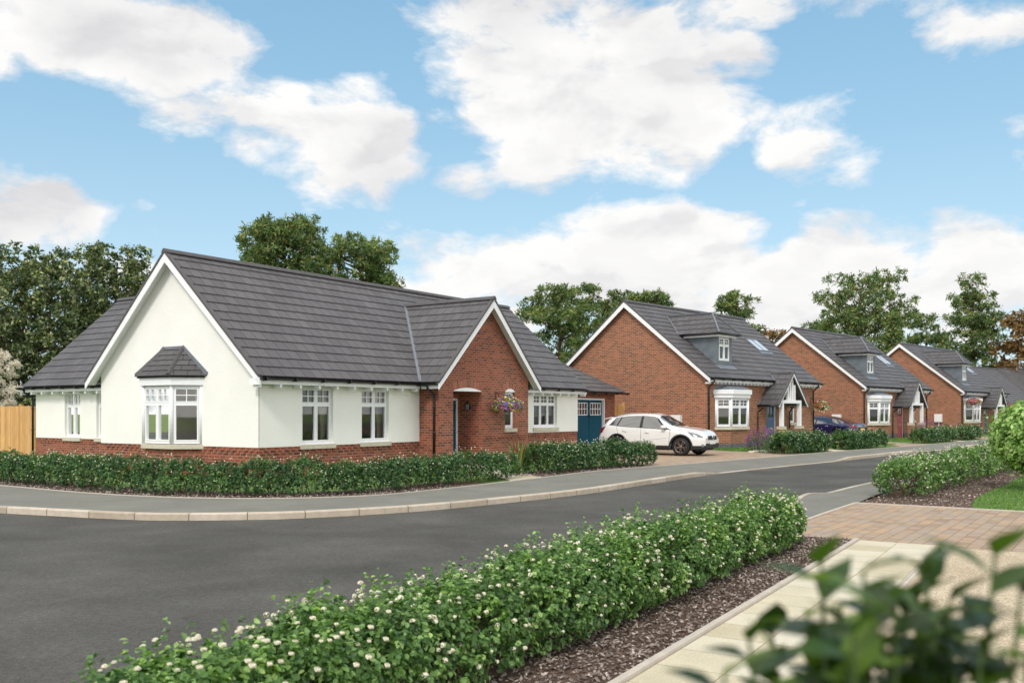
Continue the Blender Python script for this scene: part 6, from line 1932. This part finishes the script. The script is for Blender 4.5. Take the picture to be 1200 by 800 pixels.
# ------------------------------------------------------------------ sky, sun, camera
world = bpy.data.worlds.new('World'); scene.world = world; world.use_nodes = True
nt = world.node_tree; nt.nodes.clear()
SUN = Vector((-.22, -.72, .72)).normalized()
out = nd(nt, 'ShaderNodeOutputWorld'); bg = nd(nt, 'ShaderNodeBackground'); bg.inputs['Strength'].default_value = .1
nt.links.new(bg.outputs[0], out.inputs[0])
sky = nd(nt, 'ShaderNodeTexSky', sky_type='NISHITA'); sky.sun_disc = False
sky.sun_elevation = math.asin(SUN.z); sky.sun_rotation = math.atan2(SUN.x, SUN.y)
sky.air_density = 1.0; sky.dust_density = 0.6; sky.ozone_density = 1.0
tc = nd(nt, 'ShaderNodeTexCoord'); dirv = tc.outputs['Generated']
sp = nd(nt, 'ShaderNodeSeparateXYZ'); nt.links.new(dirv, sp.inputs[0])
az = math_(nt, 'ARCTAN2', sp.outputs[0], sp.outputs[1])
el = math_(nt, 'ARCSINE', sp.outputs[2])
# warp the sky coordinates so every cloud edge is ragged
wn = nd(nt, 'ShaderNodeTexNoise', i_Scale=3.2, i_Detail=3.0, i_Roughness=.55); nt.links.new(dirv, wn.inputs['Vector'])
ws = nd(nt, 'ShaderNodeSeparateColor'); nt.links.new(wn.outputs['Color'], ws.inputs[0])
az = math_(nt, 'ADD', az, math_(nt, 'MULTIPLY', math_(nt, 'SUBTRACT', ws.outputs[0], .5), .16))
el = math_(nt, 'ADD', el, math_(nt, 'MULTIPLY', math_(nt, 'SUBTRACT', ws.outputs[1], .5), .10))
blobs = [(120, 30, 175, 75, 1.0), (200, 75, 95, 55, .95), (30, 5, 90, 50, .9), (285, 140, 110, 45, 1.0), (395, 170, 80, 58, 1.0), (420, 115, 45, 35, .75), (524, 203, 52, 30, .62), (545, 215, 34, 24, .55),
         (565, 112, 70, 36, .8), (690, 130, 175, 85, 1.1), (650, 30, 190, 50, .9), (900, 10, 230, 40, .9), (800, 140, 90, 50, .9), (960, 165, 105, 50, .72), (1150, 35, 90, 45, .75), (1000, 190, 60, 30, .6),
         (45, 268, 105, 42, .95), (230, 270, 70, 28, .55), (500, 300, 85, 40, .8), (640, 325, 170, 55, 1.0), (780, 290, 110, 50, 1.1), (990, 310, 140, 48, 1.1), (1160, 325, 80, 60, 1.1), (900, 340, 300, 50, 1.0), (500, 350, 260, 40, .9),
         (1200, 185, 30, 40, .8), (1155, 265, 32, 14, .6), (870, 235, 20, 10, .4), (930, 240, 24, 10, .4), (150, 330, 200, 40, .7)]
acc = None
for (px, py, rx, ry, w) in blobs:
    X, Z = (px - 600) / 1088, (483 - py) / 1088
    a0 = math.atan(X); r = math.sqrt(1 + X * X); e0 = math.atan(Z / r)
    ra = rx / 1088 / (1 + X * X) * 1.10; re = ry / 1088 / r * 1.12
    dx = math_(nt, 'DIVIDE', math_(nt, 'SUBTRACT', az, a0), ra); dy = math_(nt, 'DIVIDE', math_(nt, 'SUBTRACT', el, e0), re)
    d2 = math_(nt, 'ADD', math_(nt, 'MULTIPLY', dx, dx), math_(nt, 'MULTIPLY', dy, dy))
    b = math_(nt, 'MULTIPLY', math_(nt, 'SUBTRACT', 1.0, math_(nt, 'MULTIPLY', d2, .5), True), w)
    acc = b if acc is None else math_(nt, 'SMOOTH_MAX' if False else 'MAXIMUM', acc, b)
# cloud cover elsewhere in the sky, away from this view
mp = nd(nt, 'ShaderNodeMapping'); mp.inputs['Scale'].default_value = (1, 1, 2.0); nt.links.new(dirv, mp.inputs['Vector'])
gen = ramp(nt, noise(nt, mp.outputs[0], 2.1, 3, .5), [(.36, (0, 0, 0, 1)), (.52, (.95, .95, .95, 1))]).outputs[0]
outside = ramp(nt, math_(nt, 'ABSOLUTE', math_(nt, 'ARCTAN2', sp.outputs[0], sp.outputs[1])), [(.56, (0, 0, 0, 1)), (.75, (1, 1, 1, 1))]).outputs[0]
high = ramp(nt, sp.outputs[2], [(.42, (0, 0, 0, 1)), (.55, (1, 1, 1, 1))]).outputs[0]
acc = math_(nt, 'MAXIMUM', acc, math_(nt, 'MULTIPLY', gen, math_(nt, 'MAXIMUM', outside, high)))
fn = nd(nt, 'ShaderNodeTexNoise', i_Scale=8.5, i_Detail=9.0, i_Roughness=.66, i_Distortion=.25); nt.links.new(mp.outputs[0], fn.inputs['Vector'])
dens = math_(nt, 'ADD', acc, math_(nt, 'MULTIPLY', math_(nt, 'SUBTRACT', fn.outputs['Fac'], .5), 1.35))
vo = nd(nt, 'ShaderNodeTexVoronoi', i_Scale=13.0, feature='SMOOTH_F1'); vo.inputs['Smoothness'].default_value = .35
wv = nd(nt, 'ShaderNodeVectorMath', operation='ADD'); ns = nd(nt, 'ShaderNodeTexNoise', i_Scale=9.0, i_Detail=5.0); nt.links.new(dirv, ns.inputs['Vector'])
sc_ = nd(nt, 'ShaderNodeVectorMath', operation='SCALE'); nt.links.new(ns.outputs['Color'], sc_.inputs[0]); sc_.inputs['Scale'].default_value = .12
nt.links.new(mp.outputs[0], wv.inputs[0]); nt.links.new(sc_.outputs[0], wv.inputs[1]); nt.links.new(wv.outputs[0], vo.inputs['Vector'])
dens = math_(nt, 'ADD', dens, math_(nt, 'MULTIPLY', math_(nt, 'SUBTRACT', .34, vo.outputs['Distance']), .55))
mask = ramp(nt, dens, [(.40, (0, 0, 0, 1)), (.52, (.36, .36, .36, 1)), (.68, (1, 1, 1, 1))]).outputs[0]
thick = ramp(nt, dens, [(.55, (1, 1, 1, 1)), (.85, (.98, .98, .98, 1)), (1.25, (.84, .84, .85, 1))]).outputs[0]
fn2 = noise(nt, mp.outputs[0], 4.0, 5, .55)
shade = ramp(nt, fn2, [(.32, (.84, .835, .85, 1)), (.5, (1, 1, 1, 1))]).outputs[0]
cc = mixc(nt, 1.0, mixc(nt, 1.0, (9.7, 9.65, 9.55, 1), shade, 'MULTIPLY'), mixc(nt, .35, (1, 1, 1, 1), thick), 'MULTIPLY')
hsv = nd(nt, 'ShaderNodeHueSaturation'); hsv.inputs['Saturation'].default_value = 1.0; hsv.inputs['Value'].default_value = 1.6; hsv.inputs['Hue'].default_value = .485
nt.links.new(sky.outputs[0], hsv.inputs['Color'])
grad = ramp(nt, sp.outputs[2], [(0.0, lin((206, 228, 240))), (.12, lin((190, 222, 241))), (.28, lin((160, 204, 233))), (.45, lin((136, 188, 225))), (1.0, lin((96, 156, 210)))])
gs = nd(nt, 'ShaderNodeVectorMath', operation='SCALE'); nt.links.new(grad.outputs[0], gs.inputs[0]); gs.inputs['Scale'].default_value = 9.8
SKYBASE = mixc(nt, .72, hsv.outputs[0], gs.outputs[0])
wo = nd(nt, 'ShaderNodeVectorMath', operation='ADD'); nt.links.new(mp.outputs[0], wo.inputs[0]); wo.inputs[1].default_value = (-.012, -.01, .05)
fno = nd(nt, 'ShaderNodeTexNoise', i_Scale=8.5, i_Detail=5.0, i_Roughness=.55, i_Distortion=.25); nt.links.new(wo.outputs[0], fno.inputs['Vector'])
fnh = nd(nt, 'ShaderNodeTexNoise', i_Scale=8.5, i_Detail=5.0, i_Roughness=.55, i_Distortion=.25); nt.links.new(mp.outputs[0], fnh.inputs['Vector'])
relief = ramp(nt, math_(nt, 'ADD', math_(nt, 'SUBTRACT', fnh.outputs['Fac'], fno.outputs['Fac']), .5), [(.38, (.86, .86, .875, 1)), (.50, (.98, .98, .98, 1)), (.6, (1, 1, 1, 1))]).outputs[0]
cc = mixc(nt, 1.0, cc, relief, 'MULTIPLY')
cc = mixc(nt, math_(nt, 'MAXIMUM', outside, high), cc, mixc(nt, 1.0, cc, (1.82, 1.77, 1.67, 1), 'MULTIPLY'))  # clouds out of view brightened and warmed, added fill light for the walls
SKYMIX = mixc(nt, mask, SKYBASE, cc)
nt.links.new(SKYMIX, bg.inputs['Color'])

sun = bpy.data.lights.new('sun', 'SUN'); sun.energy = 2.0; sun.angle = R(12); sun.color = (1.0, .95, .87)
so = bpy.data.objects.new('sun', sun); col.objects.link(so); so.rotation_euler = (-SUN).to_track_quat('-Z', 'Y').to_euler(); so.location = (-30, -30, 40)

cam = bpy.data.cameras.new('camera'); co = bpy.data.objects.new('camera', cam); col.objects.link(co); scene.camera = co
co.location = (0, 0, 1.62); co.rotation_euler = (R(90), 0, 0)
cam.sensor_width = 36; cam.lens = 36 * 1088 / 1200; cam.shift_y = 83 / 1200; cam.clip_start = .05; cam.clip_end = 3000
cam.dof.use_dof = True; cam.dof.focus_distance = 13; cam.dof.aperture_fstop = 3.8; cam.dof.aperture_blades = 0
vs = scene.view_settings; vs.view_transform = 'Standard'; vs.look = 'None'; vs.gamma = 1; vs.exposure = .06; vs.use_curve_mapping = False
scene.render.engine = 'CYCLES'
scene.cycles.max_bounces = 6; scene.cycles.diffuse_bounces = 3; scene.cycles.glossy_bounces = 3; scene.cycles.transparent_max_bounces = 12; scene.cycles.transmission_bounces = 4
scene.cycles.use_denoising = True
